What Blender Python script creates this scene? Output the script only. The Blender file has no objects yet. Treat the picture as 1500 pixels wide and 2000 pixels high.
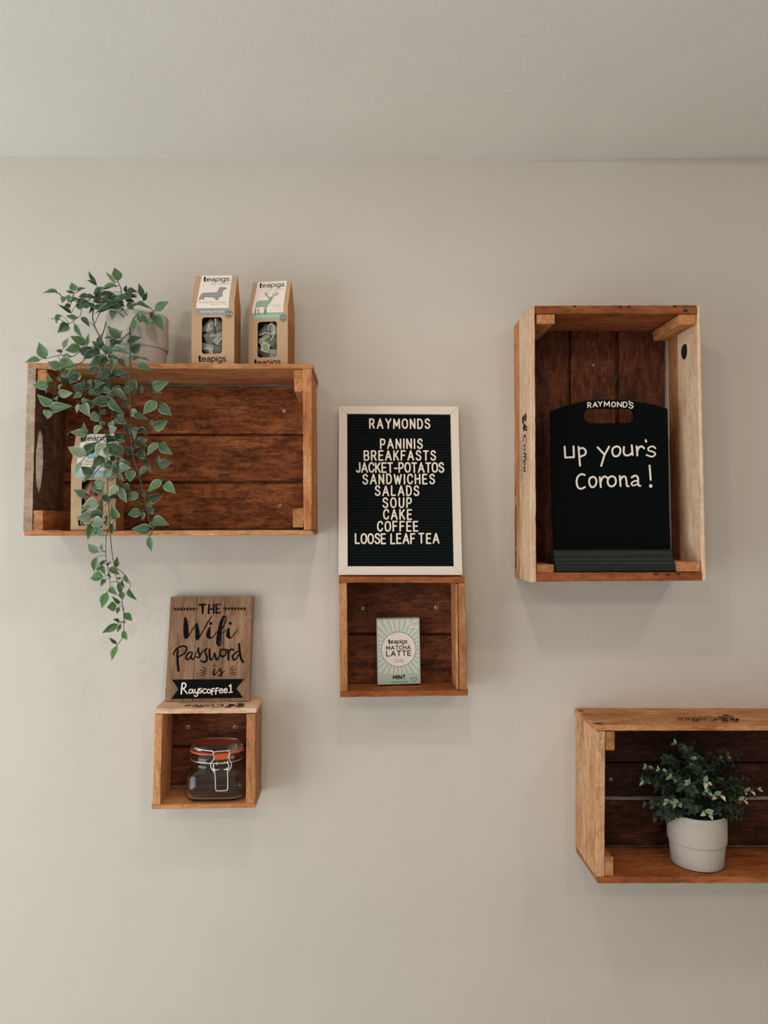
import bpy, bmesh, math, random
from mathutils import Vector, Matrix, Euler, noise
from mathutils.geometry import tessellate_polygon
random.seed(7)
S = bpy.context.scene
COL = S.collection
R = math.radians

# ------------------------------------------------------------ camera
F = 1450.0                       # focal length in pixels of the 1500x2000 frame
cam_d = bpy.data.cameras.new('camera')
cam_d.sensor_fit = 'VERTICAL'; cam_d.sensor_height = 24.0
cam_d.lens = 24.0 * F / 2000.0
cam = bpy.data.objects.new('camera', cam_d); COL.objects.link(cam)
CAM = Vector((0, -1.72, 1.6))
cam.location = CAM
cam.rotation_euler = Euler((R(90 + 1.19), 0, R(-2.37)), 'XYZ')
cam_d.clip_start = 0.02
S.camera = cam
CM = cam.rotation_euler.to_matrix()

# ------------------------------------------------------------ world and lights
w = bpy.data.worlds.new('world'); S.world = w; w.use_nodes = True
bg = w.node_tree.nodes['Background']
bg.inputs[0].default_value = (1.0, 0.94, 0.88, 1); bg.inputs[1].default_value = 0.20

def area(name, loc, target, size, power, color, size_y=None):
    l = bpy.data.lights.new(name, 'AREA'); l.energy = power; l.color = color
    l.shape = 'RECTANGLE' if size_y else 'DISK'; l.size = size
    if size_y: l.size_y = size_y
    o = bpy.data.objects.new(name, l); COL.objects.link(o); o.location = loc
    o.rotation_euler = (Vector(target) - Vector(loc)).to_track_quat('-Z', 'Y').to_euler()
    return o
area('window_light', (-2.35, -1.6, 1.05), (0.2, 0, 1.9), 1.8, 50, (0.84, 0.94, 1.0), 1.7)
area('added_fill_light', (-0.3, -4.3, 1.1), (-0.3, 0, 2.0), 5.2, 16, (1.0, 0.96, 0.92), 2.1)  # added fill behind the camera, brightens the ceiling
WARM = (1.0, 0.86, 0.72)
for k, (x, y, e) in enumerate(((-1.2, -1.25, 3.2), (0.05, -0.95, 3.2), (1.25, -1.05, 2.9), (-0.5, -2.4, 5.5), (0.9, -2.6, 5.5))):
    area('ceiling_spot', (x, y, 2.43), (x, y * .75, 1.0), 0.08, e * 1.15, WARM)

vs = S.view_settings
vs.view_transform = 'Standard'; vs.look = 'None'; vs.gamma = 1; vs.use_curve_mapping = False
vs.exposure = -0.28

# ------------------------------------------------------------ pixel helpers
def ray(px, py):
    return (CM @ Vector(((px - 750) / F, (1000 - py) / F, -1))).normalized()
def P(px, py, d):
    """world point on the plane d metres in front of the wall"""
    r = ray(px, py); t = (-d - CAM.y) / r.y
    return CAM + r * t
def PP(px, py, p0, n):
    r = ray(px, py); t = (p0 - CAM).dot(n) / r.dot(n)
    return CAM + r * t

# ------------------------------------------------------------ object helpers
def thing(name, label, cat, loc=(0, 0, 0), rot=None, group=None):
    o = bpy.data.objects.new(name, None); COL.objects.link(o)
    o.empty_display_size = 0.03
    o.matrix_world = Matrix.Translation(Vector(loc)) @ (rot.to_4x4() if rot else Matrix())
    o['label'] = label; o['category'] = cat
    if group: o['group'] = group
    return o
def link(name, me, parent, mats=None, M=None, label=None):
    if mats:
        for m in (mats if isinstance(mats, (list, tuple)) else [mats]): me.materials.append(m)
    o = bpy.data.objects.new(name, me); COL.objects.link(o)
    if parent: o.parent = parent
    if M is not None: o.matrix_local = M
    if label: o['label'] = label
    return o
def obj(name, verts, faces, mat, parent, label=None, smooth=False, mi=None, recalc=True):
    me = bpy.data.meshes.new(name)
    me.from_pydata([tuple(v) for v in verts], [], faces)
    if recalc:
        bm = bmesh.new(); bm.from_mesh(me)
        bmesh.ops.recalc_face_normals(bm, faces=bm.faces); bm.to_mesh(me); bm.free()
    if smooth:
        me.polygons.foreach_set('use_smooth', [True] * len(me.polygons))
    if mi: me.polygons.foreach_set('material_index', mi)
    me.update()
    return link(name, me, parent, mat, label=label)
def to_local(root):
    inv = root.matrix_world.inverted()
    return lambda v: inv @ v

# ------------------------------------------------------------ materials
def srgb(r, g, b):
    f = lambda c: (c / 255 / 12.92) if c / 255 <= .04045 else ((c / 255 + .055) / 1.055) ** 2.4
    return (f(r), f(g), f(b), 1)
def newmat(name):
    m = bpy.data.materials.new(name); m.use_nodes = True
    nt = m.node_tree; b = nt.nodes['Principled BSDF']
    return m, nt, b
def N(nt, t, **kw):
    n = nt.nodes.new(t)
    for k, v in kw.items(): setattr(n, k, v)
    return n
def plain(name, col, rough=.6, metal=0, spec=.4, var=0.0, bump=0.0, bscale=200):
    m, nt, b = newmat(name)
    b.inputs['Base Color'].default_value = col; b.inputs['Roughness'].default_value = rough
    b.inputs['Metallic'].default_value = metal; b.inputs['Specular IOR Level'].default_value = spec
    tc = N(nt, 'ShaderNodeTexCoord')
    if var:
        n = N(nt, 'ShaderNodeTexNoise'); n.inputs['Scale'].default_value = bscale * .3; n.inputs['Detail'].default_value = 6
        nt.links.new(tc.outputs['Object'], n.inputs['Vector'])
        mx = N(nt, 'ShaderNodeMix', data_type='RGBA'); mx.blend_type = 'MIX'
        mx.inputs[6].default_value = tuple(c * (1 - var) for c in col[:3]) + (1,)
        mx.inputs[7].default_value = tuple(min(1, c * (1 + var)) for c in col[:3]) + (1,)
        nt.links.new(n.outputs['Fac'], mx.inputs[0]); nt.links.new(mx.outputs[2], b.inputs['Base Color'])
    if bump:
        n = N(nt, 'ShaderNodeTexNoise'); n.inputs['Scale'].default_value = bscale; n.inputs['Detail'].default_value = 4
        nt.links.new(tc.outputs['Object'], n.inputs['Vector'])
        bp = N(nt, 'ShaderNodeBump'); bp.inputs['Strength'].default_value = bump; bp.inputs['Distance'].default_value = .001
        nt.links.new(n.outputs['Fac'], bp.inputs['Height']); nt.links.new(bp.outputs[0], b.inputs['Normal'])
    return m
def ramp(nt, stops):
    r = N(nt, 'ShaderNodeValToRGB'); e = r.color_ramp.elements
    while len(e) < len(stops): e.new(.5)
    for i, (p, c) in enumerate(stops):
        e[i].position = p; e[i].color = c
    return r
def wood(name, axis, light, mid, dark, stain=.5, saw=.35, rough=.75, fleckw=None):
    """weathered sawn crate wood; axis = grain direction 0/1/2 in object space"""
    m, nt, b = newmat(name)
    L = nt.links.new
    tc = N(nt, 'ShaderNodeTexCoord'); oi = N(nt, 'ShaderNodeObjectInfo')
    ad = N(nt, 'ShaderNodeVectorMath', operation='ADD')
    sc = N(nt, 'ShaderNodeVectorMath', operation='SCALE'); sc.inputs['Scale'].default_value = 7.3
    cmb = N(nt, 'ShaderNodeCombineXYZ')
    for i in range(3): L(oi.outputs['Random'], cmb.inputs[i])
    L(cmb.outputs[0], sc.inputs[0]); L(tc.outputs['Object'], ad.inputs[0]); L(sc.outputs[0], ad.inputs[1])
    def nz(scale, along, detail=6, rgh=.6, dist=0.0):
        mp = N(nt, 'ShaderNodeMapping'); v = [scale] * 3; v[axis] = scale * along
        mp.inputs['Scale'].default_value = v; L(ad.outputs[0], mp.inputs[0])
        n = N(nt, 'ShaderNodeTexNoise'); n.inputs['Scale'].default_value = 1; n.inputs['Detail'].default_value = detail
        n.inputs['Roughness'].default_value = rgh; n.inputs['Distortion'].default_value = dist
        L(mp.outputs[0], n.inputs['Vector']); return n
    grain = nz(210, .07, 5, .7, .2)
    big = nz(24, .28, 5, .65, .2)
    stn = nz(62, .34, 8, .82, .1)
    fleck = nz(300, .25, 4, .7)
    sawm = nz(14, 28, 2, .5)
    r1 = ramp(nt, [(.30, dark), (.50, mid), (.72, light)])
    mxf = N(nt, 'ShaderNodeMath', operation='MULTIPLY_ADD'); mxf.inputs[1].default_value = .42
    L(grain.outputs['Fac'], mxf.inputs[0])
    m2 = N(nt, 'ShaderNodeMath', operation='MULTIPLY'); m2.inputs[1].default_value = .60
    L(big.outputs['Fac'], m2.inputs[0]); L(m2.outputs[0], mxf.inputs[2]); L(mxf.outputs[0], r1.inputs[0])
    # saw marks across the grain
    rs = ramp(nt, [(.40, (1 - saw, 1 - saw, 1 - saw, 1)), (.55, (1, 1, 1, 1))]); L(sawm.outputs['Fac'], rs.inputs[0])
    mm = N(nt, 'ShaderNodeMix', data_type='RGBA'); mm.blend_type = 'MULTIPLY'; mm.inputs[0].default_value = .6 * min(1, saw / .3)
    L(r1.outputs[0], mm.inputs[6]); L(rs.outputs[0], mm.inputs[7])
    # stains
    k = .2
    rt = ramp(nt, [(.34 + .1 * stain, (k, k, k, 1)), (.44 + .1 * stain, (.75, .75, .75, 1)), (.56 + .06 * stain, (1, 1, 1, 1))]); L(stn.outputs['Fac'], rt.inputs[0])
    mt = N(nt, 'ShaderNodeMix', data_type='RGBA'); mt.blend_type = 'MULTIPLY'; mt.inputs[0].default_value = stain
    L(mm.outputs[2], mt.inputs[6]); L(rt.outputs[0], mt.inputs[7])
    rf = ramp(nt, [(.34, (.32, .27, .25, 1)), (.50, (1, 1, 1, 1))]); L(fleck.outputs['Fac'], rf.inputs[0])
    mf = N(nt, 'ShaderNodeMix', data_type='RGBA'); mf.blend_type = 'MULTIPLY'; mf.inputs[0].default_value = .75 if stain > .7 else .4
    L(mt.outputs[2], mf.inputs[6]); L(rf.outputs[0], mf.inputs[7])
    # board-to-board variation
    hv = N(nt, 'ShaderNodeHueSaturation')
    mr = N(nt, 'ShaderNodeMapRange'); mr.inputs[3].default_value = .82; mr.inputs[4].default_value = 1.18
    L(oi.outputs['Random'], mr.inputs[0]); L(mr.outputs[0], hv.inputs['Value']); L(mf.outputs[2], hv.inputs['Color'])
    L(hv.outputs[0], b.inputs['Base Color'])
    b.inputs['Roughness'].default_value = rough; b.inputs['Specular IOR Level'].default_value = .25
    bp = N(nt, 'ShaderNodeBump'); bp.inputs['Strength'].default_value = .5; bp.inputs['Distance'].default_value = .0012
    hs = N(nt, 'ShaderNodeMath', operation='ADD'); L(grain.outputs['Fac'], hs.inputs[0]); L(fleck.outputs['Fac'], hs.inputs[1])
    L(hs.outputs[0], bp.inputs['Height']); L(bp.outputs[0], b.inputs['Normal'])
    return m
LT = srgb(228, 180, 134); MD = srgb(200, 134, 84); DK = srgb(136, 76, 40)
side_w = [wood('crate_side_wood_' + 'xyz'[a], a, LT, MD, DK, .45, .2) for a in range(3)]
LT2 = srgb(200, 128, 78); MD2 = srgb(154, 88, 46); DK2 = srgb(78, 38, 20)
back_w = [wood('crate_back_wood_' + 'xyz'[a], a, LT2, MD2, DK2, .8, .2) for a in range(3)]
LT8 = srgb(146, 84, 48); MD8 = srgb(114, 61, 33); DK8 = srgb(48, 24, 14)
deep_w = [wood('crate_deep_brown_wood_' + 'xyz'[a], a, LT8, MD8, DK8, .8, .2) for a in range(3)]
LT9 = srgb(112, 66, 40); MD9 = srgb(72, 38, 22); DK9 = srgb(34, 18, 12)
shaded_w = [wood('crate_shaded_wood_' + 'xyz'[a], a, LT9, MD9, DK9, .8, .2) for a in range(3)]  # back-board wood darkened to stand in for the shade inside crate E
LT3 = srgb(240, 216, 190); MD3 = srgb(222, 186, 154); DK3 = srgb(184, 136, 102)
pale_w = [wood('crate_pale_wood_' + 'xyz'[a], a, LT3, MD3, DK3, .25, .12) for a in range(3)]
LT4 = srgb(200, 132, 82); MD4 = srgb(168, 94, 50); DK4 = srgb(112, 56, 28)
orange_w = [wood('crate_orange_wood_' + 'xyz'[a], a, LT4, MD4, DK4, .5, .2) for a in range(3)]
LT5 = srgb(150, 120, 98); MD5 = srgb(116, 86, 68); DK5 = srgb(78, 54, 44)
dark_w = [wood('crate_dark_wood_' + 'xyz'[a], a, LT5, MD5, DK5, .5, .2) for a in range(3)]
LT7 = srgb(244, 206, 168); MD7 = srgb(228, 174, 130); DK7 = srgb(182, 116, 72)
tan_w = [wood('crate_tan_wood_' + 'xyz'[a], a, LT7, MD7, DK7, .5, .15) for a in range(3)]
LT6 = srgb(206, 186, 166); MD6 = srgb(180, 156, 134); DK6 = srgb(146, 120, 98)
grey_w = [wood('crate_grey_wood_' + 'xyz'[a], a, LT6, MD6, DK6, .3) for a in range(3)]
sign_w = wood('sign_stained_wood', 2, srgb(176, 146, 118), srgb(140, 106, 80), srgb(98, 68, 50), .35, .1)

def wall_mat(name, col):
    m, nt, b = newmat(name); L = nt.links.new
    tc = N(nt, 'ShaderNodeTexCoord')
    n = N(nt, 'ShaderNodeTexNoise'); n.inputs['Scale'].default_value = 2.2; n.inputs['Detail'].default_value = 5
    L(tc.outputs['Object'], n.inputs['Vector'])
    a = tuple(c * .97 for c in col[:3]) + (1,); c2 = tuple(min(1, c * 1.03) for c in col[:3]) + (1,)
    r = ramp(nt, [(.3, a), (.7, c2)]); L(n.outputs['Fac'], r.inputs[0]); L(r.outputs[0], b.inputs['Base Color'])
    b.inputs['Roughness'].default_value = .7; b.inputs['Specular IOR Level'].default_value = .3
    n1 = N(nt, 'ShaderNodeTexNoise'); n1.inputs['Scale'].default_value = 160; n1.inputs['Detail'].default_value = 5
    n2 = N(nt, 'ShaderNodeTexNoise'); n2.inputs['Scale'].default_value = 9; n2.inputs['Detail'].default_value = 3
    L(tc.outputs['Object'], n1.inputs['Vector']); L(tc.outputs['Object'], n2.inputs['Vector'])
    ad = N(nt, 'ShaderNodeMath', operation='MULTIPLY_ADD'); ad.inputs[1].default_value = 6
    L(n2.outputs['Fac'], ad.inputs[0]); L(n1.outputs['Fac'], ad.inputs[2])
    bp = N(nt, 'ShaderNodeBump'); bp.inputs['Strength'].default_value = .35; bp.inputs['Distance'].default_value = .0008
    L(ad.outputs[0], bp.inputs['Height']); L(bp.outputs[0], b.inputs['Normal'])
    return m
M_wall = wall_mat('wall_paint', srgb(207, 200, 190))
M_ceil = wall_mat('ceiling_paint', srgb(230, 227, 220))
M_floor = plain('floor_tiles', srgb(224, 220, 212), .6, var=.1, bscale=20)

# ------------------------------------------------------------ room
def grid(name, fn, nu, nv, mat, kind='structure'):
    vs_ = [fn(i / nu, j / nv) for j in range(nv + 1) for i in range(nu + 1)]
    fs = [(j * (nu + 1) + i, j * (nu + 1) + i + 1, (j + 1) * (nu + 1) + i + 1, (j + 1) * (nu + 1) + i) for j in range(nv) for i in range(nu)]
    o = obj(name, vs_, fs, mat, None, smooth=True, recalc=False)
    o['kind'] = kind
    return o
ZC = P(750, 312, 0).z
X0, X1 = -2.9, 2.6
line = [(0, 305), (150, 306), (300, 310), (470, 313.5), (640, 312), (820, 310), (1000, 314), (1150, 311.5), (1330, 309), (1500, 306)]
zpts = [(P(px, py, 0).x, P(px, py, 0).z) for px, py in line]
def zline(x):
    if x <= zpts[0][0]: return zpts[0][1]
    if x >= zpts[-1][0]: return zpts[-1][1]
    for (a, ya), (c, yc) in zip(zpts, zpts[1:]):
        if a <= x <= c:
            t = (x - a) / (c - a); t = t * t * (3 - 2 * t); return ya + (yc - ya) * t
def wallf(u, v):
    x = X0 + (X1 - X0) * u; return (x, 0, v * (zline(x) + .0))
grid('wall_back', wallf, 160, 2, M_wall)
def ceilf(u, v):
    x = X0 + (X1 - X0) * u; d = v * 4.5
    k = max(0, 1 - d / .25)
    return (x, -d, zline(x) * k + (ZC + .0) * (1 - k))
grid('ceiling', ceilf, 160, 60, M_ceil)
grid('floor', lambda u, v: (X0 + (X1 - X0) * u, -4.5 * v, 0), 1, 1, M_floor)

# ------------------------------------------------------------ boards
def hexboard(name, quad, y0, y1, mats, parent, n=None, rough=.0007, ch=.0012, grain=None, label=None, q1=None):
    """board from its front outline (world x,z: TL,TR,BR,BL at y0) run straight back to y1; q1 = other outline at y1"""
    q1 = q1 or quad
    TL, TR, BR, BL = quad; tl, tr, br, bl = q1
    def at(a, b_, c):     # a across 0..1, b_ up 0..1, c depth 0..1
        def mixp(q):
            A = q[3][0] + (q[2][0] - q[3][0]) * a, q[3][1] + (q[2][1] - q[3][1]) * a
            B = q[0][0] + (q[1][0] - q[0][0]) * a, q[0][1] + (q[1][1] - q[0][1]) * a
            return A[0] + (B[0] - A[0]) * b_, A[1] + (B[1] - A[1]) * b_
        f, g = mixp(quad), mixp(q1)
        return Vector((f[0] + (g[0] - f[0]) * c, y0 + (y1 - y0) * c, f[1] + (g[1] - f[1]) * c))
    dims = [(at(1, .5, .5) - at(0, .5, .5)).length, (at(.5, 1, .5) - at(.5, 0, .5)).length, abs(y1 - y0)]
    ax = dims.index(max(dims)); L_ = dims[ax]
    n = n or max(3, int(L_ / .012))
    o1, o2 = [i for i in range(3) if i != ax]
    c1, c2 = min(.45, ch / dims[o1]), min(.45, ch / dims[o2])
    ring = [(c1, 0), (.5, 0), (1 - c1, 0), (1, c2), (1, .5), (1, 1 - c2), (1 - c1, 1), (.5, 1), (c1, 1), (0, 1 - c2), (0, .5), (0, c2)]
    inv = to_local(parent); vs_ = []; seed = random.random() * 50
    for k in range(n + 1):
        t = k / n
        for (s1, s2) in ring:
            p = [0, 0, 0]; p[ax] = t; p[o1] = s1; p[o2] = s2
            v = at(*p)
            j = noise.noise_vector(v * 60 + Vector((seed, 0, 0))) * rough + noise.noise_vector(v * 260 + Vector((0, seed, 0))) * rough * .5
            if y1 > -.0015 or y0 > -.0015: j.y = 0 if abs(v.y) < .0015 else j.y
            vs_.append(inv(v + j))
    m = len(ring)
    fs = [(k * m + i, k * m + (i + 1) % m, (k + 1) * m + (i + 1) % m, (k + 1) * m + i) for k in range(n) for i in range(m)]
    fs += [tuple(range(m)), tuple(range(n * m, n * m + m))]
    g = ax if grain is None else grain
    mat = mats[{0: 0, 1: 2, 2: 1}[g]] if isinstance(mats, list) else mats
    return obj(name, vs_, fs, mat, parent, label=label)
def fq(pts, d):
    """front outline from pixels at depth d -> (x,z) list"""
    return [(P(x, y, d).x, P(x, y, d).z) for x, y in pts]
def rect(x0, y0, x1, y1): return [(x0, y0), (x1, y0), (x1, y1), (x0, y1)]

M_screw = plain('screw_zinc', srgb(200, 192, 180), .35, .8, var=.15)
M_dark = plain('screw_recess_dark', srgb(24, 18, 14), .8)
def screw(px, py, d, parent, r=.0042, tone=None):
    c = P(px, py, d); inv = to_local(parent); vs_, fs, mi = [], [], []
    n = 16
    for (rr, dy) in ((r, 0), (r, .0012), (r * .72, .0019)):
        for i in range(n):
            a = 2 * math.pi * i / n; vs_.append(inv(c + Vector((rr * math.cos(a), -dy, rr * math.sin(a)))))
    for k in range(2):
        for i in range(n): fs.append((k * n + i, k * n + (i + 1) % n, (k + 1) * n + (i + 1) % n, (k + 1) * n + i)); mi.append(0)
    fs.append(tuple(range(2 * n, 3 * n))); mi.append(0)
    a0 = random.random()
    for ang in (a0, a0 + math.pi / 2):
        b = len(vs_); u = Vector((math.cos(ang), 0, math.sin(ang))); v = Vector((-math.sin(ang), 0, math.cos(ang)))
        for su, sv in ((-.62, -.2), (.62, -.2), (.62, .2), (-.62, .2)):
            vs_.append(inv(c + u * su * r + v * sv * r + Vector((0, -.0021, 0))))
        fs.append((b, b + 1, b + 2, b + 3)); mi.append(1)
    return obj('screw', vs_, fs, [M_screw, M_dark], parent, mi=mi, recalc=False)
M_nail = plain('nail_rust', srgb(52, 34, 26), .8)
def disc(name, c, nrm, ru, rv, up, mat, parent, th=.0006, n=20, wob=0, label=None):
    nrm = nrm.normalized(); u = up.cross(nrm).normalized(); v = up
    inv = to_local(parent); vs_ = []
    for k in (0, 1):
        for i in range(n):
            a = 2 * math.pi * i / n; q = 1 + wob * noise.noise(Vector((math.cos(a) * 2, math.sin(a) * 2, ru * 900)))
            vs_.append(inv(c + nrm * (th * k) + u * math.cos(a) * ru * q + v * math.sin(a) * rv * q))
    fs = [tuple(range(n, 2 * n))] + [(i, (i + 1) % n, n + (i + 1) % n, n + i) for i in range(n)]
    return obj(name, vs_, fs, mat, parent, label=label)

# ------------------------------------------------------------ 2-D geometry (prints, letters)
def smooth_pts(pts, sub=6):
    """Catmull-Rom through (x,y,w)"""
    out = []; n = len(pts)
    if n < 3: return pts
    for i in range(n - 1):
        p0 = pts[max(0, i - 1)]; p1 = pts[i]; p2 = pts[i + 1]; p3 = pts[min(n - 1, i + 2)]
        for k in range(sub):
            t = k / sub
            out.append(tuple(.5 * ((2 * b) + (-a + c) * t + (2 * a - 5 * b + 4 * c - d_) * t * t + (-a + 3 * b - 3 * c + d_) * t ** 3)
                             for a, b, c, d_ in zip(p0, p1, p2, p3)))
    out.append(pts[-1]); return out
def stroke2d(strokes, nd=10):
    """strokes: lists of (x,y,w) -> verts2d, faces (quads + round joints)"""
    vs_, fs = [], []; lay = 0; k = 0
    for st in strokes:
        for (x, y, w_) in st:
            b = len(vs_)
            lay += 1
            for i in range(nd):
                a = 2 * math.pi * i / nd; vs_.append((x + math.cos(a) * w_ / 2, y + math.sin(a) * w_ / 2, lay % 4))
            fs.append(tuple(range(b, b + nd)))
        for (xa, ya, wa), (xb, yb, wb) in zip(st, st[1:]):
            dx, dy = xb - xa, yb - ya; l = math.hypot(dx, dy)
            if l < 1e-9: continue
            nx, ny = -dy / l, dx / l; b = len(vs_); k += 1; q = 4 + k % 4
            vs_ += [(xa + nx * wa / 2, ya + ny * wa / 2, q), (xa - nx * wa / 2, ya - ny * wa / 2, q), (xb - nx * wb / 2, yb - ny * wb / 2, q), (xb + nx * wb / 2, yb + ny * wb / 2, q)]
            fs.append((b, b + 1, b + 2, b + 3))
    return vs_, fs
def poly2d(*loops):
    tris = tessellate_polygon([[Vector((x, y, 0)) for x, y in l] for l in loops])
    vs_ = [p for l in loops for p in l]
    return vs_, [tuple(t) for t in tris]
_tc = {}
def text2d(s, shear=0):
    key = (s, shear)
    if key in _tc: return _tc[key]
    cu = bpy.data.curves.new('t', 'FONT'); cu.body = s; cu.resolution_u = 3; cu.shear = shear
    o = bpy.data.objects.new('t', cu); COL.objects.link(o)
    dg = bpy.context.evaluated_depsgraph_get(); dg.update()
    me = o.evaluated_get(dg).to_mesh()
    vs_ = [(v.co.x, v.co.y) for v in me.vertices]; fs = [tuple(p.vertices) for p in me.polygons]
    o.evaluated_get(dg).to_mesh_clear()
    bpy.data.objects.remove(o); bpy.data.curves.remove(cu)
    _tc[key] = (vs_, fs); return vs_, fs
def fit(geo, x0, x1, y0=None, h=None, ybase=None):
    """scale text geo to width x0..x1; y scaled by the same factor unless h (height per em unit) given"""
    vs_, fs = geo; a = min(v[0] for v in vs_); b = max(v[0] for v in vs_)
    k = (x1 - x0) / (b - a); ky = h if h else k
    return [(x0 + (v[0] - a) * k, ybase + v[1] * ky) for v in vs_], fs
def merge(*geos):
    V, Fc = [], []
    for v, f in geos:
        b = len(V); V += list(v); Fc += [tuple(i + b for i in t) for t in f]
    return V, Fc
def printed(name, geo, fn, mat, parent, label=None):
    """flat print: fn maps (x,y)->local 3-D"""
    e = 1e-4 if max(abs(v[0]) for v in geo[0]) < 5 else 1.0
    out = []
    for v in geo[0]:
        p = fn(v[0], v[1])
        if len(v) > 2:
            n = (fn(v[0] + e, v[1]) - p).cross(fn(v[0], v[1] + e) - p).normalized()
            if n.dot(_front(parent)) < 0: n = -n
            p = p + n * v[2] * 1.5e-5
        out.append(p)
    return obj(name, out, geo[1], mat, parent, label=label, recalc=False)
_out = {}
def _front(parent):
    """outward side of prints in the parent's own axes: towards -y unless registered"""
    return _out.get(parent.name, Vector((0, -1, 0)) if parent else Vector((0, -1, 0)))
def prism(name, geo, fn, mat, parent, label=None):
    """fn(x,y,k) k=0 back, 1 front"""
    V, Fc = geo; n = len(V)
    vs_ = [fn(v[0], v[1], 0) for v in V] + [fn(v[0], v[1], 1 + (v[2] * .008 if len(v) > 2 else 0)) for v in V]
    edges = {}
    for f in Fc:
        for i in range(len(f)):
            e = (f[i], f[(i + 1) % len(f)]); edges[e] = edges.get(e, 0) + 1
    fs = [tuple(i + n for i in f) for f in Fc]
    for (a, b), c in edges.items():
        if (b, a) not in edges: fs.append((a, b, b + n, a + n))
    return obj(name, vs_, fs, mat, parent, label=label, recalc=False)

# stroke alphabet: unit cap height; 's' straight, 'c' curved
G = {
 'A': (.62, [('s', [(0, 0), (.31, 1), (.62, 0)]), ('s', [(.11, .33), (.51, .33)])]),
 'B': (.5, [('s', [(0, 0), (0, 1)]), ('c', [(0, 1), (.28, 1), (.45, .9), (.45, .64), (.28, .53), (0, .53)]), ('c', [(.25, .53), (.46, .45), (.5, .27), (.45, .08), (.25, 0), (0, 0)])]),
 'C': (.52, [('c', [(.52, .74), (.44, .94), (.27, 1), (.08, .88), (0, .65), (0, .35), (.08, .12), (.27, 0), (.44, .06), (.52, .26)])]),
 'D': (.5, [('s', [(0, 0), (0, 1)]), ('c', [(0, 1), (.24, 1), (.43, .87), (.5, .6), (.5, .4), (.43, .13), (.24, 0), (0, 0)])]),
 'E': (.44, [('s', [(.44, 1), (0, 1), (0, 0), (.44, 0)]), ('s', [(0, .52), (.38, .52)])]),
 'F': (.44, [('s', [(.44, 1), (0, 1), (0, 0)]), ('s', [(0, .52), (.36, .52)])]),
 'H': (.5, [('s', [(0, 0), (0, 1)]), ('s', [(.5, 0), (.5, 1)]), ('s', [(0, .52), (.5, .52)])]),
 'I': (.02, [('s', [(.01, 0), (.01, 1)])]),
 'J': (.36, [('c', [(.36, 1), (.36, .6), (.36, .2), (.25, .02), (.1, .02), (0, .15)])]),
 'K': (.5, [('s', [(0, 0), (0, 1)]), ('s', [(.48, 1), (.02, .42)]), ('s', [(.17, .6), (.5, 0)])]),
 'L': (.42, [('s', [(0, 1), (0, 0), (.42, 0)])]),
 'M': (.66, [('s', [(0, 0), (.03, 1), (.33, .25), (.63, 1), (.66, 0)])]),
 'N': (.5, [('s', [(0, 0), (0, 1), (.5, 0), (.5, 1)])]),
 'O': (.56, [('c', [(.28, 1), (.08, .9), (0, .65), (0, .35), (.08, .1), (.28, 0), (.48, .1), (.56, .35), (.56, .65), (.48, .9), (.28, 1)])]),
 'P': (.46, [('s', [(0, 0), (0, 1)]), ('c', [(0, 1), (.28, 1), (.45, .9), (.46, .7), (.42, .52), (.26, .43), (0, .43)])]),
 'R': (.5, [('s', [(0, 0), (0, 1)]), ('c', [(0, 1), (.28, 1), (.45, .9), (.46, .7), (.42, .55), (.26, .47), (0, .47)]), ('s', [(.26, .47), (.5, 0)])]),
 'S': (.5, [('c', [(.48, .8), (.38, .97), (.22, 1), (.05, .88), (.04, .68), (.2, .55), (.38, .46), (.5, .3), (.44, .07), (.26, 0), (.1, .04), (0, .2)])]),
 'T': (.52, [('s', [(0, 1), (.52, 1)]), ('s', [(.26, 1), (.26, 0)])]),
 'U': (.5, [('c', [(0, 1), (0, .6), (.01, .25), (.1, .04), (.25, 0), (.4, .04), (.49, .25), (.5, .6), (.5, 1)])]),
 'W': (.78, [('s', [(0, 1), (.2, 0), (.39, .85), (.58, 0), (.78, 1)])]),
 'Y': (.56, [('s', [(0, 1), (.28, .48), (.56, 1)]), ('s', [(.28, .48), (.28, 0)])]),
 '-': (.3, [('s', [(.02, .42), (.28, .42)])]),
 "'": (.06, [('s', [(.04, 1), (.01, .82)])]),
 't': (.3, [('c', [(.12, 1), (.12, .6), (.12, .2), (.17, .03), (.3, .04)]), ('s', [(0, .68), (.28, .68)])]),
 'e': (.58, [('c', [(.03, .38), (.56, .38), (.52, .6), (.3, .7), (.08, .58), (.0, .35), (.08, .1), (.3, 0), (.52, .1)])]),
 'a': (.5, [('c', [(.06, .6), (.26, .7), (.44, .6), (.47, .4), (.47, 0)]), ('c', [(.46, .4), (.2, .4), (.02, .28), (.04, .06), (.22, 0), (.46, .15)])]),
 'p': (.58, [('s', [(.03, .68), (.03, -.32)]), ('c', [(.03, .5), (.15, .68), (.32, .7), (.52, .58), (.57, .35), (.52, .12), (.32, 0), (.15, .03), (.03, .2)])]),
 'i': (.04, [('s', [(.02, .68), (.02, 0)]), ('s', [(.02, .92), (.02, .93)])]),
 'g': (.58, [('c', [(.55, .68), (.55, .3), (.55, -.1), (.42, -.3), (.2, -.32), (.06, -.22)]), ('c', [(.55, .5), (.42, .68), (.26, .7), (.06, .58), (.0, .35), (.06, .12), (.26, 0), (.42, .03), (.55, .2)])]),
 's': (.42, [('c', [(.4, .58), (.22, .7), (.05, .62), (.04, .46), (.2, .37), (.37, .29), (.4, .12), (.24, 0), (.1, .01), (0, .1)])]),
 '.': (.05, [('s', [(.02, .03), (.03, .03)])]),
}
def glyph_strokes(ch, w_, sub=5):
    out = []
    for kind, pts in G[ch][1]:
        p = [(x, y, w_) for x, y in pts]
        out.append(smooth_pts(p, sub) if kind == 'c' else p)
    return out
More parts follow.
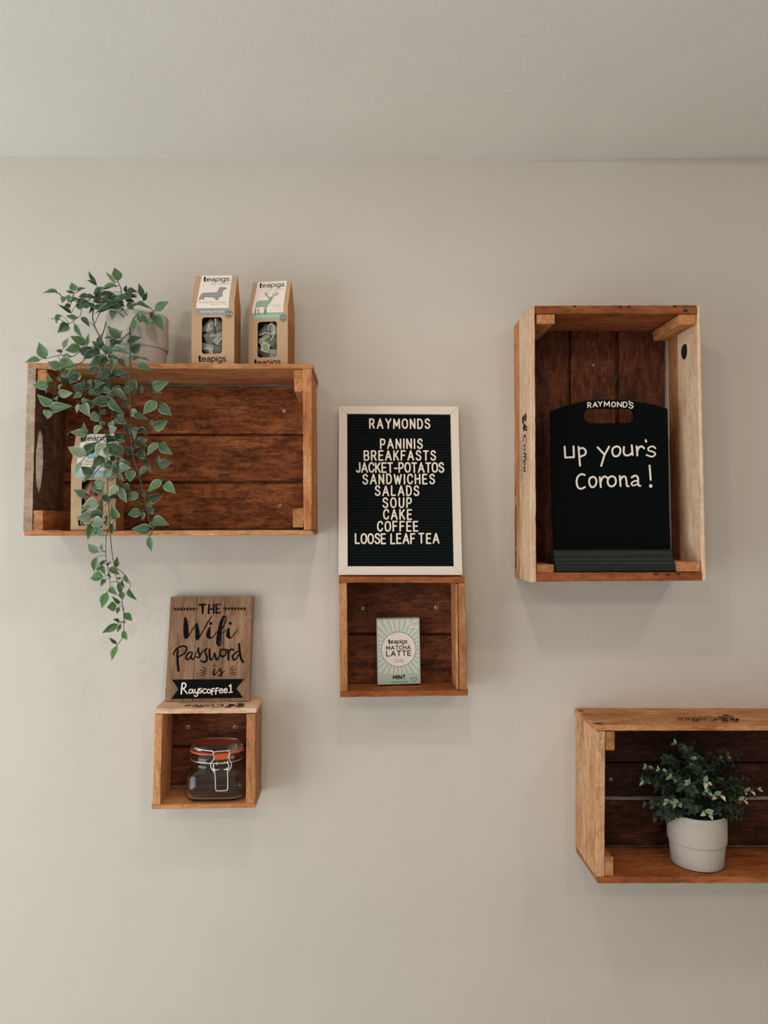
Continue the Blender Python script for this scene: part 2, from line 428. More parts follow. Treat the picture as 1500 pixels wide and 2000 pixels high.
def line_strokes(s, x0, x1, ybase, h, w_, gap=.2, space=.35, bold=None):
    """text laid from x0 to x1 at cap height h; w_ stroke width in final units"""
    adv = 0; pos = []
    for ch in s:
        if ch == ' ': adv += space; continue
        pos.append((ch, adv)); adv += G[ch][0] + gap
    adv -= gap
    kx = (x1 - x0) / adv; out = []
    for ch, a in pos:
        ww = w_ * (bold if (bold and ch == 't') else 1)
        for st in glyph_strokes(ch, 1):
            out.append([(x0 + (a + x) * kx, ybase + y * h, ww) for x, y, _ in st])
    return out

# ============================================================ crates
def crate_root(label, px, pyb, d, group='wooden crates fixed to the wall'):
    c = P(px, pyb, d)
    return thing('wooden_crate', label, 'crate', (c.x, -d / 2, c.z), None, group)
YB = -.0006

# ---- crate A: wide one at upper left
dA = .18
A = crate_root('wide wooden crate shelf at upper left with the trailing plant on top', 330, 1045, dA)
yA = -dA; ym = -.082
# top boards (front and rear slat)
hexboard('top_board', fq([(54, 709), (611, 710.5), (611, 720), (56, 720)], dA), yA, ym - .003, side_w, A)
hexboard('top_board', fq([(54, 709), (613, 710.5), (613, 719), (56, 719)], dA), ym + .001, YB, side_w, A)
# bottom boards
hexboard('bottom_board', fq([(47, 1037), (607, 1035.5), (613, 1045), (48, 1046.5)], dA), yA, ym - .003, side_w, A)
hexboard('bottom_board', fq([(48, 1038), (607, 1036.5), (613, 1045), (48, 1046.5)], dA), ym + .001, YB, side_w, A)
# right end
hexboard('end_board', fq([(591, 720.5), (609, 720.5), (609, 1035), (593, 1035)], dA), yA, ym - .001, side_w, A)
hexboard('end_board', fq([(591, 720.5), (610, 720.5), (612, 1035), (593, 1035)], dA), ym + .001, YB, side_w, A)
# left end: front board with a hand hole, rear board
def end_with_hole(parent, quad, y0, y1, hole_yz, mats):
    inv = to_local(parent); TL, TR, BR, BL = quad
    zt, zb = TL[1], BL[1]
    outer = [(y0, zt), (y1, zt), (y1, zb), (y0, zb)]
    # subdivide long sides
    def sub(a, b, n): return [(a[0] + (b[0] - a[0]) * i / n, a[1] + (b[1] - a[1]) * i / n) for i in range(n)]
    loop = sub(outer[0], outer[1], 3) + sub(outer[1], outer[2], 24) + sub(outer[2], outer[3], 3) + sub(outer[3], outer[0], 24)
    V, T = poly2d(loop, hole_yz)
    def xx(z, side):
        t = (z - zb) / (zt - zb)
        return (BL[0] + (TL[0] - BL[0]) * t) if side == 0 else (BR[0] + (TR[0] - BR[0]) * t)
    def fn(y, z, k):
        v = Vector((xx(z, k), y, z)); j = noise.noise_vector(v * 70) * .0008
        return inv(v + j)
    o = prism('end_board', (V, T), fn, mats, parent)
    for p in o.data.polygons:
        if len(p.vertices) == 4 and all(abs(o.data.vertices[i].co.y + parent.location.y - y0) < .002 for i in p.vertices): p.material_index = 1
        elif len(p.vertices) == 4 and abs(p.center.y + parent.location.y - ch_) < hw * 1.05 and hole_yz[0] is not None and min(q[1] for q in hole_yz) - .002 < p.center.z + parent.location.z < max(q[1] for q in hole_yz) + .002: p.material_index = 1
    return o
zt = P(72, 840, dA - .03).z; zb = P(72, 962, dA - .03).z; ch_ = (yA + .027); hw = .017
hole = []
for i in range(20):
    a = 2 * math.pi * i / 20
    hole.append((ch_ + hw * math.cos(a) * (.75 + .25 * abs(math.cos(a))), (zt + zb) / 2 + (zt - zb) / 2 * math.sin(a)))
end_with_hole(A, fq([(54, 714), (70.5, 714), (62.5, 1036), (45, 1036)], dA), yA, ym - .001, hole, [dark_w[1], grey_w[1]])
hexboard('end_board', fq([(54, 720), (70.5, 720), (62.5, 1036), (45, 1036)], dA), ym + .001, YB, dark_w, A)
# corner posts run front to back
hexboard('corner_post', fq([(71.5, 721), (90, 721), (90, 757), (71.5, 757)], dA), yA + .004, -.018, side_w, A)
hexboard('corner_post', fq([(64, 997), (83, 997), (82.5, 1036), (63.5, 1036)], dA), yA + .002, -.018, side_w, A)
hexboard('corner_post', fq([(573, 721), (590.5, 721), (590.5, 764), (575, 764)], dA), yA + .004, -.018, side_w, A)
hexboard('corner_post', fq([(571.5, 994), (592, 992), (592, 1030), (571.5, 1030)], dA), yA + .004, -.018, side_w, A)
# back boards
for y0, y1 in ((754, 847.5), (851.5, 940), (945, 1033)):
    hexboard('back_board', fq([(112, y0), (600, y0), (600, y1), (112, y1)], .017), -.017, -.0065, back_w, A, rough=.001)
screw(556, 802, .0175, A); screw(547, 988, .0175, A); screw(131, 848, .0175, A)

hexboard('added_backing', fq([(112, 800), (600, 800), (600, 990), (112, 990)], .006), -.0062, YB, back_w, A)  # added behind the back boards to darken their gaps, as on every crate

# ---- crate B: small one under the letter board
dB = .098
B = crate_root('small square wooden crate below the black letter board, holding a green tea carton', 788, 1362, dB)
hexboard('top_board', fq([(662, 1126), (907, 1127), (908, 1138.5), (662, 1138)], dB), -dB, YB, orange_w, B)
hexboard('bottom_board', fq([(664, 1351), (914, 1347.5), (914, 1358.5), (664, 1362)], dB), -dB, YB, orange_w, B)
hexboard('end_board', fq([(662, 1139), (677.5, 1139), (679, 1350.5), (664, 1350.5)], dB), -dB, YB, side_w, B)
hexboard('end_board', fq([(896, 1139), (908.5, 1139), (912, 1347), (898, 1347)], dB), -dB, YB, side_w, B)
hexboard('inner_lining', fq([(890, 1140), (895, 1140), (896.5, 1347), (892.5, 1347)], dB), -dB + .004, YB, side_w, B)
for y0, y1 in ((1137, 1236.5), (1241.5, 1334)):
    hexboard('back_board', fq([(680, y0), (893, y0), (893, y1), (680, y1)], .017), -.017, -.0065, deep_w, B, rough=.001)
screw(708.5, 1188, .0175, B); screw(852.5, 1186, .0175, B)

hexboard('added_backing', fq([(682, 1160), (893, 1160), (893, 1320), (682, 1320)], .006), -.0062, YB, deep_w, B)

# ---- crate C: tall one at upper right
dC = .16
C_ = crate_root('tall upright wooden crate at upper right with a black chalkboard inside', 1205, 1135, dC)
ymC = -.058
def side_left(y0, y1, e, mats):
    return hexboard('side_board', fq([(1034.5 + e, 598), (1044.5, 598), (1047.5, 1137), (1036.5 + e, 1137)], dC), y0, y1, mats, C_)
side_left(-dC, ymC - .001, 0, pale_w); side_left(ymC + .0015, YB, 1, side_w)
hexboard('side_board', fq([(1361.5, 598), (1367, 598), (1379, 1133), (1372, 1133)], dC), -dC, ymC - .001, pale_w, C_)
hexboard('side_board', fq([(1361.5, 598), (1367, 598), (1379, 1133), (1372, 1133)], dC), ymC + .0015, -.008, side_w, C_)
hexboard('top_board', fq([(1046, 597), (1360, 596), (1361, 612.5), (1046, 612.5)], dC), -dC, -.07, orange_w, C_)
hexboard('top_board', fq([(1046, 597), (1360, 596), (1361, 611), (1046, 611)], dC), -.0685, YB, orange_w, C_)
hexboard('bottom_board', fq([(1048, 1118.5), (1371, 1118), (1371, 1134), (1048, 1136)], dC), -dC, -.07, orange_w, C_)
hexboard('bottom_board', fq([(1048, 1118.5), (1371, 1118), (1371, 1134), (1048, 1136)], dC), -.0685, YB, orange_w, C_)
hexboard('corner_post', fq([(1049, 613.5), (1084, 613.5), (1084, 631.5), (1049, 631.5)], dC), -dC + .003, -.018, side_w, C_)
hexboard('corner_post', fq([(1326, 614), (1360.5, 614), (1360.5, 633), (1328, 633)], dC), -dC + .003, -.018, side_w, C_)
hexboard('corner_post', fq([(1049, 1103), (1083, 1103), (1083, 1118.5), (1049, 1118.5)], dC), -dC + .003, -.018, side_w, C_)
hexboard('corner_post', fq([(1324.5, 1098), (1368, 1098), (1368, 1116.5), (1324.5, 1116.5)], dC), -dC + .003, -.018, side_w, C_)
for x0, x1 in ((1008, 1111.5), (1115, 1202), (1209.5, 1299)):
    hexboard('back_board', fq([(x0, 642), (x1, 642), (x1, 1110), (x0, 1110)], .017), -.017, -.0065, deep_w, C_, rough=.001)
hexboard('added_backing', fq([(1060, 644), (1270, 644), (1270, 1100), (1060, 1100)], .006), -.0062, YB, deep_w, C_)
# knot hole in the right side board, dark knots in the back, nails in the top edge
kx = lambda z: None
def on_inner_right(px, py):
    """hit the inner face of the right side board"""
    a, b = P(1361.5, 598, dC), P(1372, 1133, dC)
    n = Vector((-(a.z - b.z), 0, a.x - b.x)).normalized(); n = n if n.x < 0 else -n
    return PP(px, py, a, n), n, (a - b).normalized()
c, n_, up = on_inner_right(1337, 687)
disc('knot_hole', c + n_ * .0008, n_, .014, .0175, up, M_dark, C_, th=.0003, wob=.12)
for px, py, r_ in ((1166, 774, .010), (1198, 742, .011)):
    c = P(px, py, .0185); disc('wood_knot', c, Vector((0, -1, 0)), r_ * .7, r_ * 1.25, Vector((.25, 0, 1)).normalized(), M_nail, C_, th=.0003, wob=.5)
screw(1158.5, 713, .0175, C_, r=.003)
for px in (1122, 1212, 1228, 1318):
    disc('nail', P(px, 598.5, dC + .0012), Vector((0, -1, 0)), .0032, .0022, Vector((0, 0, 1)), M_nail, C_, wob=.3)
disc('nail', P(1339, 607, dC + .0012), Vector((0, -1, 0)), .005, .003, Vector((0, 0, 1)), M_nail, C_, wob=.3)
for px, py in ((1281, 1121), (1306, 1123), (1325, 1121)):
    disc('nail', P(px, py, dC + .0012), Vector((0, -1, 0)), .005, .0018, Vector((0, 0, 1)), M_nail, C_, wob=.4)

# ---- crate D: smallest one, lower left
dD = .105
D = crate_root('smallest wooden crate at lower left with a clip-top glass jar inside', 398, 1579, dD)
hexboard('top_board', fq([(302, 1384), (500.5, 1383.5), (500.5, 1393), (302.5, 1394.5)], dD), -dD, YB, pale_w, D)
hexboard('bottom_board', fq([(296, 1571.5), (499, 1569.5), (499, 1578), (297, 1580.5)], dD), -dD, YB, side_w, D)
hexboard('end_board', fq([(302.5, 1395), (318, 1395), (313, 1571), (298, 1571)], dD), -dD, YB, side_w, D)
hexboard('end_board', fq([(481.5, 1394), (499.5, 1394), (498.5, 1569), (480, 1569)], dD), -dD, YB, side_w, D)
for y0, y1 in ((1394 - 14, 1455), (1460.5, 1534)):
    hexboard('back_board', fq([(320, y0), (502, y0), (502, y1), (320, y1)], .017), -.017, -.0065, deep_w, D, rough=.001)
screw(367, 1420, .0175, D, r=.0046); screw(460, 1420, .0175, D, r=.0046)

hexboard('added_backing', fq([(325, 1396), (500, 1396), (500, 1520), (325, 1520)], .006), -.0062, YB, deep_w, D)

# ---- crate E: wide one, lower right, running out of frame
dE = .153
E_ = crate_root('wide wooden crate at lower right holding a leafy potted plant', 1440, 1725, dE)
xe = 1722
hexboard('top_board', fq([(1164, 1416.5), (xe, 1417.5), (xe, 1427), (1164, 1427.5)], dE), -dE, YB, side_w, E_)
hexboard('bottom_board', fq([(1166, 1712.5), (xe, 1713.5), (xe, 1725), (1168, 1725.5)], dE), -dE, -.066, orange_w, E_)
hexboard('bottom_board', fq([(1166, 1712.5), (xe, 1713.5), (xe, 1725), (1168, 1725.5)], dE), -.0645, YB, orange_w, E_)
hexboard('end_board', fq([(1165, 1428.5), (1182.5, 1428.5), (1180.5, 1712), (1164.5, 1712)], dE), -dE, -.063, tan_w, E_)
hexboard('end_board', fq([(1166, 1428.5), (1182.5, 1428.5), (1180.5, 1712), (1165.5, 1712)], dE), -.0615, YB, tan_w, E_)
hexboard('end_board', fq([(xe - 18, 1428.5), (xe, 1428.5), (xe, 1712), (xe - 18, 1712)], dE), -dE, YB, side_w, E_)
hexboard('corner_post', fq([(1183.5, 1429.5), (1201, 1429.5), (1201, 1466), (1183.5, 1466)], dE), -dE + .002, -.018, side_w, E_)
hexboard('corner_post', fq([(1181.5, 1675), (1198.5, 1675), (1198.5, 1711.5), (1181, 1711.5)], dE), -dE + .002, -.018, side_w, E_)
hexboard('corner_post', fq([(xe - 36, 1429.5), (xe - 19, 1429.5), (xe - 19, 1466), (xe - 36, 1466)], dE), -dE + .002, -.018, side_w, E_)
hexboard('corner_post', fq([(xe - 36, 1675), (xe - 19, 1675), (xe - 19, 1711.5), (xe - 36, 1711.5)], dE), -dE + .002, -.018, side_w, E_)
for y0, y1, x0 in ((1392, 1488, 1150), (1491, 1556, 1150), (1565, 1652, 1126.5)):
    hexboard('back_board', fq([(x0 if x0 > 1130 else 1150, y0), (1640, y0), (1640, y1), (x0 if x0 > 1130 else 1150, y1)], .017), -.017, -.0065, shaded_w, E_, rough=.001)
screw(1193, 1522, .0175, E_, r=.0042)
hexboard('added_backing', fq([(1152, 1440), (1640, 1440), (1640, 1530), (1152, 1530)], .006), -.0062, YB, shaded_w, E_)
# staple slot marks near the top left corner
for (a, b, c2) in ((1158, 1413, .03), ):
    zz = P(1164, 1416.5, dE).z + .0006
    disc('nail', Vector((P(1172, 1416, dE).x, -dE + .012, zz)), Vector((0, 0, 1)), .011, .0022, Vector((0, 1, 0)), M_nail, E_, wob=.3)
    disc('nail', Vector((P(1157, 1416, dE).x + .012, -.03, zz)), Vector((0, 0, 1)), .008, .0022, Vector((0, 1, 0)), M_nail, E_, wob=.3)

# ---- ink stamps on the crates
M_ink = plain('stamp_ink', srgb(24, 16, 12), .8, spec=.1)
def stamp2d():
    """two coffee beans, the word Coffee and two rows of small print marks; x right, y up, about 10 x 3 units"""
    geos = []
    rnd = random.Random(3)
    def bean(cx, cy, ang, rx=.62, ry=.42):
        o = []
        for sgn in (1, -1):
            pts = []
            for i in range(13):
                a = math.pi * i / 12
                x, y = rx * math.cos(a), ry * math.sin(a) * sgn
                pts.append((x, y))
            for i in range(12, -1, -1):
                x = rx * math.cos(math.pi * i / 12); pts.append((x * .98, sgn * .07 + .09 * math.sin(x * 4)))
            q = [(cx + x * math.cos(ang) - y * math.sin(ang), cy + x * math.sin(ang) + y * math.cos(ang)) for x, y in pts]
            geos.append(poly2d(q))
    bean(.7, 1.9, .6); bean(1.9, 1.3, -.5); bean(.8, .8, -.3); bean(2.2, 2.2, .9, .5, .33)
    t = text2d('Coffee', .3); geos.append(fit(t, 2.9, 8.0, ybase=.95))
    for row, (xa, xb) in ((.25, (2.6, 8.6)), (-.3, (3.4, 9.3))):
        x = xa
        while x < xb:
            w_ = rnd.uniform(.12, .3)
            geos.append(stroke2d([[(x, row, .07), (x + w_, row + rnd.uniform(-.12, .12), .09)], [(x + w_ * .5, row - .1, .06), (x + w_ * .5, row + .12, .06)]], 6)); x += w_ + rnd.uniform(.1, .22)
    return merge(*geos)
ST = stamp2d()
# on E's top: read from behind, beans to the right
inv = to_local(E_); zt = P(1164, 1416.5, dE).z + .0012
xr = P(1431, 1402, .09).x; u = (xr - P(1293, 1402, .09).x) / 9.5
printed('ink_stamp', ST, lambda x, y: inv(Vector((xr - x * u, -.066 - (y + .3) * u * 1.5, zt))), M_ink, E_)
# on C's left side, running downwards
inv2 = to_local(C_)
a1, b1 = P(1034.5, 598, dC), P(1036.5, 1137, dC)
zs = P(1022, 808, .1).z; us = (zs - P(1022, 945, .1).z) / 9.5
def on_left(x, y):
    z = zs - x * us; t = (z - a1.z) / (b1.z - a1.z)
    return inv2(Vector((a1.x + (b1.x - a1.x) * t - .0012, -.075 - (y + .4) * us * 1.2, z)))
printed('ink_stamp', ST, on_left, M_ink, C_)
# on D's top
inv3 = to_local(D); zt3 = P(400, 1384, dD).z + .0012
x30 = P(482, 1375, .07).x; u3 = (x30 - P(340, 1375, .07).x) / 9.5
printed('ink_stamp', ST, lambda x, y: inv3(Vector((x30 - x * u3, -.052 - (y + .3) * u3 * 1.0, zt3))), M_ink, D)

# hairline cracks in the plaster
wall_o = bpy.data.objects['wall_back']
def crack(pts, r):
    P3 = [P(x, y, 0) for x, y in pts]; r *= .8
    vv = []
    for i, p in enumerate(P3):
        a = P3[min(i + 1, len(P3) - 1)] - P3[max(i - 1, 0)]; n = Vector((-a.z, 0, a.x)).normalized()
        vv += [p + n * r + Vector((0, .0004, 0)), p + Vector((0, -.0004, 0)), p - n * r + Vector((0, .0004, 0))]
    fs = [(i * 3 + k, i * 3 + k + 1, i * 3 + k + 4, i * 3 + k + 3) for i in range(len(P3) - 1) for k in (0, 1)]
    obj('plaster_crack', vv, fs, M_wall, wall_o, recalc=False)
crack([(1086, 1856), (1087, 1880), (1090, 1900), (1088, 1925), (1089, 1950), (1084, 1975), (1082, 1995)], .0011)
crack([(1390, 1755), (1408, 1758), (1430, 1759), (1450, 1757), (1475, 1755), (1498, 1757)], .0013)

# ============================================================ letter board
M_frame = plain('white_painted_frame', srgb(226, 214, 200), .55, var=.04, bump=.15, bscale=300)
M_felt = plain('black_felt', srgb(20, 25, 27), .95, spec=.1, var=.25, bump=.5, bscale=900)
M_let = plain('white_plastic_letter', srgb(236, 224, 208), .4)
def plane_root(name, label, cat, corners, d0, d1, group=None):
    """frame of a leaning flat thing from its four pixel corners TL TR BR BL; d0 bottom depth, d1 top depth.
       local x right, z up in the board, y into the board"""
    BLp, BRp = P(*corners[3], d0), P(*corners[2], d0)
    TLp, TRp = P(*corners[0], d1), P(*corners[1], d1)
    z = ((TLp + TRp) / 2 - (BLp + BRp) / 2).normalized(); x = (BRp - BLp).normalized()
    x = (x - z * x.dot(z)).normalized(); y = z.cross(x).normalized()
    org = (BLp + BRp) / 2
    rot = Matrix((x, y, z)).transposed()
    root = thing(name, label, cat, org, rot, group)
    inv = root.matrix_world.inverted(); n = -y
    def loc(px, py, off=0.0):
        v = inv @ PP(px, py, org + n * off, n); return v
    return root, loc
LB, lb = plane_root('letter_board', 'black felt letter board with white frame and menu in white letters', 'letter board',
                    [(662, 793), (895, 793.5), (903, 1123), (661, 1123)], .088, .034)
O = [lb(662, 793), lb(895, 793.5), lb(903, 1123), lb(661, 1123)]
I = [lb(678, 808), lb(880, 809), lb(886.5, 1106), (lb(679, 1106))]
for k in range(4):
    a, b, c, d_ = O[k], O[(k + 1) % 4], I[(k + 1) % 4], I[k]
    vv = []
    g = .0002
    for yy, sh in ((.016, 0), (.0005, 0), (0, .0012)):
        for p, q in ((a, 1), (b, 1), (c, -1), (d_, -1)):
            cen = (a + b + c + d_) / 4; dv = (cen - p); dv.y = 0
            vv.append(Vector((p.x, yy, p.z)) + dv.normalized() * (sh + g))
    fs = [(0, 1, 2, 3), (8, 9, 10, 11)] + [(r * 4 + i, r * 4 + (i + 1) % 4, r * 4 + 4 + (i + 1) % 4, r * 4 + 4 + i) for r in (0, 1) for i in range(4)]
    obj('frame_rail', vv, fs, M_frame, LB)
# ribbed felt
nr = 54; vv, fs = [], []
zt_, zb_ = I[0].z + .001, I[3].z - .001; xl, xr_ = I[0].x - .002, max(I[1].x, I[2].x) + .002
prof = [(0, .0075), (.18, .0048), (.5, .0040), (.78, .0048), (.9, .0075)]
k = 0
for r_ in range(nr):
    z0 = zt_ + (zb_ - zt_) * r_ / nr; hh = (zb_ - zt_) / nr
    for t, y in prof: vv += [(xl, y, z0 + hh * t), (xr_, y, z0 + hh * t)]
vv += [(xl, .0075, zb_), (xr_, .0075, zb_)]
n2 = len(vv) // 2
fs = [(2 * i, 2 * i + 1, 2 * i + 3, 2 * i + 2) for i in range(n2 - 1)]
obj('felt_panel', vv, fs, M_felt, LB, recalc=False)
obj('back_panel', [(x, y, z) for y in (.0085, .0145) for x, z in ((xl, zb_), (xr_, zb_), (xr_, zt_), (xl, zt_))],
    [(0, 1, 2, 3), (4, 5, 6, 7), (0, 1, 5, 4), (1, 2, 6, 5), (2, 3, 7, 6), (3, 0, 4, 7)], M_dark, LB)
Zp = lambda x, y: (640 + x / 5.1724, 780 + y / 5.1724)
rows = [('RAYMONDS', 427, 1030, 200, 293), ('PANINIS', 536, 953, 402, 496), ('BREAKFASTS', 371, 1087, 522, 614),
        ('JACKET-POTATOS', 293, 1171, 641, 736), ('SANDWICHES', 358, 1077, 760, 853), ('SALADS', 483, 919, 877, 971),
        ('SOUP', 562, 841, 998, 1091), ('CAKE', 567, 846, 1118, 1210), ('COFFEE', 506, 909, 1237, 1331)]
words = [('LOOSE', 282, 583, 1357, 1456), ('LEAF', 640, 880, 1357, 1456), ('TEA', 925, 1122, 1357, 1452)]
H_ = (lb(*Zp(700, 522)) - lb(*Zp(700, 614))).z
cache = {}
def letter_mesh(ch):
    if ch in cache: return cache[ch]
    sw = .0034
    sts = []
    for kind, pts in G[ch][1]:
        p = [(x * H_ * .92, y * H_, sw) for x, y in pts]
        if kind == 'c':
            p = smooth_pts(p, 2)
        sts.append(p)
    V, Fc = stroke2d(sts, 8)
    o = prism('letter', (V, Fc), lambda x, y, k: Vector((x, -.0022 * k, y)), M_let, None)
    me = o.data; bpy.data.objects.remove(o); cache[ch] = me; return me
for s, x0, x1, yt, yb in rows + words:
    adv, pos = 0, []
    gap = .2
    for ch in s: pos.append((ch, adv)); adv += G[ch][0] + gap
    adv -= gap
    a = lb(*Zp(x0, yb), -.0035); b = lb(*Zp(x1, yb), -.0035)
    W_ = b.x - a.x; glyphw = sum(G[c2][0] for c2 in s) * H_ * .92
    gp = (W_ - glyphw) / (len(s) - 1); x = a.x
    for ch, _ in pos:
        t = (x - a.x) / W_
        z = a.z + (b.z - a.z) * t
        link('letter', letter_mesh(ch), LB, None, Matrix.Translation((x, .0040, z + random.uniform(-.0004, .0004))) @ Matrix.Rotation(R(random.uniform(-1.2, 1.2)), 4, 'Y'))
        x += G[ch][0] * H_ * .92 + gp

# ============================================================ wifi sign
WS, ws = plane_root('wooden_sign', 'brown wooden plank sign giving the wifi password above the smallest crate', 'sign',
                    [(333, 1165), (494, 1164), (488, 1369.5), (322, 1371.5)], .046, .018)
zq = lambda x, y: (280 + x / 6.0, 1140 + y / 6.0)
seams = [((318, 150), (250, 1392)), ((635, 150), (578, 1389)), ((963, 148), (910, 1383)), ((1288, 147), (1245, 1376))]
TH = .012
for k in range(3):
    (ta, ba), (tb, bb) = seams[k], seams[k + 1]
    g = 1.5
    q = [ws(*zq(ta[0] + (g if k else 0), ta[1])), ws(*zq(tb[0] - (g if k < 2 else 0), tb[1])), ws(*zq(bb[0] - (g if k < 2 else 0), bb[1])), ws(*zq(ba[0] + (g if k else 0), ba[1]))]
    zmin = 0.0
    q = [(v.x, max(v.z, zmin) if i > 1 else v.z) for i, v in enumerate(q)]
    vv = []
    ns = 10
    c_ = .0012
    for j in range(ns + 1):
        t = j / ns; l = (q[3][0] + (q[0][0] - q[3][0]) * t, q[3][1] + (q[0][1] - q[3][1]) * t); r_ = (q[2][0] + (q[1][0] - q[2][0]) * t, q[2][1] + (q[1][1] - q[2][1]) * t)
        vv += [Vector((l[0] + c_, 0, l[1])), Vector((r_[0] - c_, 0, r_[1])), Vector((r_[0], c_, r_[1])), Vector((r_[0], TH, r_[1])), Vector((l[0], TH, l[1])), Vector((l[0], c_, l[1]))]
    fs = [(j * 6 + i, j * 6 + (i + 1) % 6, j * 6 + 6 + (i + 1) % 6, j * 6 + 6 + i) for j in range(ns) for i in range(6)] + [tuple(range(6)), tuple(range(ns * 6, ns * 6 + 6))]
    obj('plank', vv, fs, sign_w, WS)
M_blk = plain('black_paint', srgb(8, 12, 12), .8, spec=.1)
M_wht = plain('white_paint_marker', srgb(238, 230, 216), .5)
def W(*pts): return [tuple(p) for p in pts]
thick = lambda w_, *pts: [(x, y, w_) for x, y in pts]
st = []
sm = smooth_pts
st += [thick(20, (655, 250), (728, 244)), W((690, 246, 30), (696, 300, 24), (694, 350, 18)),
       W((770, 245, 20), (766, 300, 20), (766, 350, 22)), W((822, 242, 18), (826, 348, 20)), thick(16, (768, 300), (824, 297)),
       W((852, 243, 18), (856, 345, 20)), thick(14, (852, 244), (902, 240)), thick(14, (855, 295), (894, 292)), thick(16, (856, 345), (900, 341))]
st += [sm(W((490, 402, 24), (497, 470, 50), (500, 560, 62), (500, 622, 52))), sm(W((512, 632, 18), (545, 590, 11), (580, 530, 11), (622, 465, 12))),
       sm(W((625, 470, 24), (630, 540, 46), (634, 600, 50), (634, 640, 42))), sm(W((650, 635, 18), (690, 570, 12), (740, 480, 14), (772, 425, 12), (800, 380, 9)))]
st += [thick(34, (790, 464), (790, 470)), sm(W((778, 510, 16), (764, 570, 42), (762, 615, 46), (785, 637, 20), (820, 620, 11), (855, 570, 10))),
       sm(W((850, 575, 10), (905, 545, 12), (950, 480, 13), (968, 420, 13), (962, 385, 12), (938, 390, 22), (912, 460, 36), (892, 560, 48), (878, 650, 46), (872, 700, 34), (888, 728, 16), (905, 700, 12), (910, 640, 10), (915, 585, 10), (950, 562, 9), (985, 535, 9))),
       thick(32, (1016, 462), (1018, 468)), sm(W((1004, 522, 16), (994, 570, 38), (994, 615, 42), (1015, 636, 18), (1045, 615, 11), (1080, 570, 10), (1105, 535, 7)))]
st += [sm(W((402, 775, 18), (398, 860, 24), (404, 940, 26), (412, 1018, 28))),
       sm(W((352, 838, 10), (362, 800, 16), (400, 755, 18), (455, 733, 20), (500, 742, 20), (505, 778, 20), (480, 818, 18), (440, 842, 16), (412, 855, 12))),
       sm(W((570, 802, 14), (535, 808, 18), (506, 840, 20), (500, 878, 20), (525, 888, 16), (555, 855, 14), (575, 810, 14), (560, 860, 20), (578, 888, 18), (600, 860, 10), (625, 800, 10), (645, 750, 12), (648, 800, 20), (664, 845, 24), (645, 865, 18), (612, 855, 12))),
       sm(W((664, 835, 14), (700, 790, 14), (745, 757, 12), (725, 800, 18), (742, 850, 24), (742, 895, 24), (710, 920, 22), (668, 897, 12))),
       sm(W((775, 768, 20), (776, 830, 24), (786, 890, 22), (815, 875, 14), (835, 810, 14), (845, 860, 22), (862, 892, 22), (890, 850, 14), (905, 790, 14), (905, 760, 12))),
       sm(W((940, 768, 14), (905, 785, 18), (900, 830, 20), (928, 855, 20), (962, 830, 18), (965, 785, 16), (940, 768, 14), (985, 775, 12))),
       sm(W((988, 772, 18), (996, 830, 24), (996, 892, 22))), sm(W((994, 820, 14), (1015, 780, 18), (1040, 768, 20), (1062, 785, 14))),
       sm(W((1112, 795, 14), (1072, 815, 18), (1045, 855, 20), (1060, 892, 20), (1092, 875, 16), (1115, 830, 14))),
       sm(W((1120, 705, 22), (1130, 800, 26), (1145, 880, 26), (1168, 920, 22)))]
st += [thick(18, (833, 960), (834, 961)), sm(W((835, 998, 12), (822, 1045, 22), (830, 1072, 16), (862, 1040, 8), (885, 1010, 8), (912, 988, 9), (897, 1010, 14), (915, 1045, 18), (905, 1075, 16), (880, 1078, 12))),
       sm(W((905, 1062, 8), (930, 1040, 8), (952, 1015, 5)))]
for a, b in (((688, 975), (738, 1002)), ((660, 1013), (736, 1026)), ((672, 1078), (738, 1050)), ((668, 1042), (712, 1040)), ((1074, 963), (1020, 993)), ((1096, 1003), (1018, 1016)), ((1090, 1042), (1042, 1036)), ((1018, 1046), (1074, 1070))):
    st.append([(a[0], a[1], 6), (b[0], b[1], 9)])
for (x0, x1, y0, y1, dr) in ((358, 636, 301, 295, 1), (928, 1208, 291, 296, -1)):
    st.append(thick(6, (x0, y0), (x1, y1)))
    for i in range(7):
        x = x0 + (x1 - x0) * (i + .7) / 7.6
        for s_ in (-1, 1):
            st.append(W((x, (y0 + y1) / 2, 5), (x - dr * 12, (y0 + y1) / 2 + s_ * 9, 13), (x - dr * 24, (y0 + y1) / 2 + s_ * 18, 4)))
fw = lambda off: (lambda x, y: ws(*zq(x, y)) + Vector((0, off, 0)))
printed('lettering', stroke2d(st, 12), fw(-.0006), M_blk, WS)
ban = [(335, 1125), (600, 1121), (900, 1119), (1182, 1116), (1090, 1228), (1170, 1336), (900, 1341), (600, 1345), (325, 1350), (412, 1234)]
printed('banner', poly2d(ban), fw(-.0006), M_blk, WS, label='black painted banner')
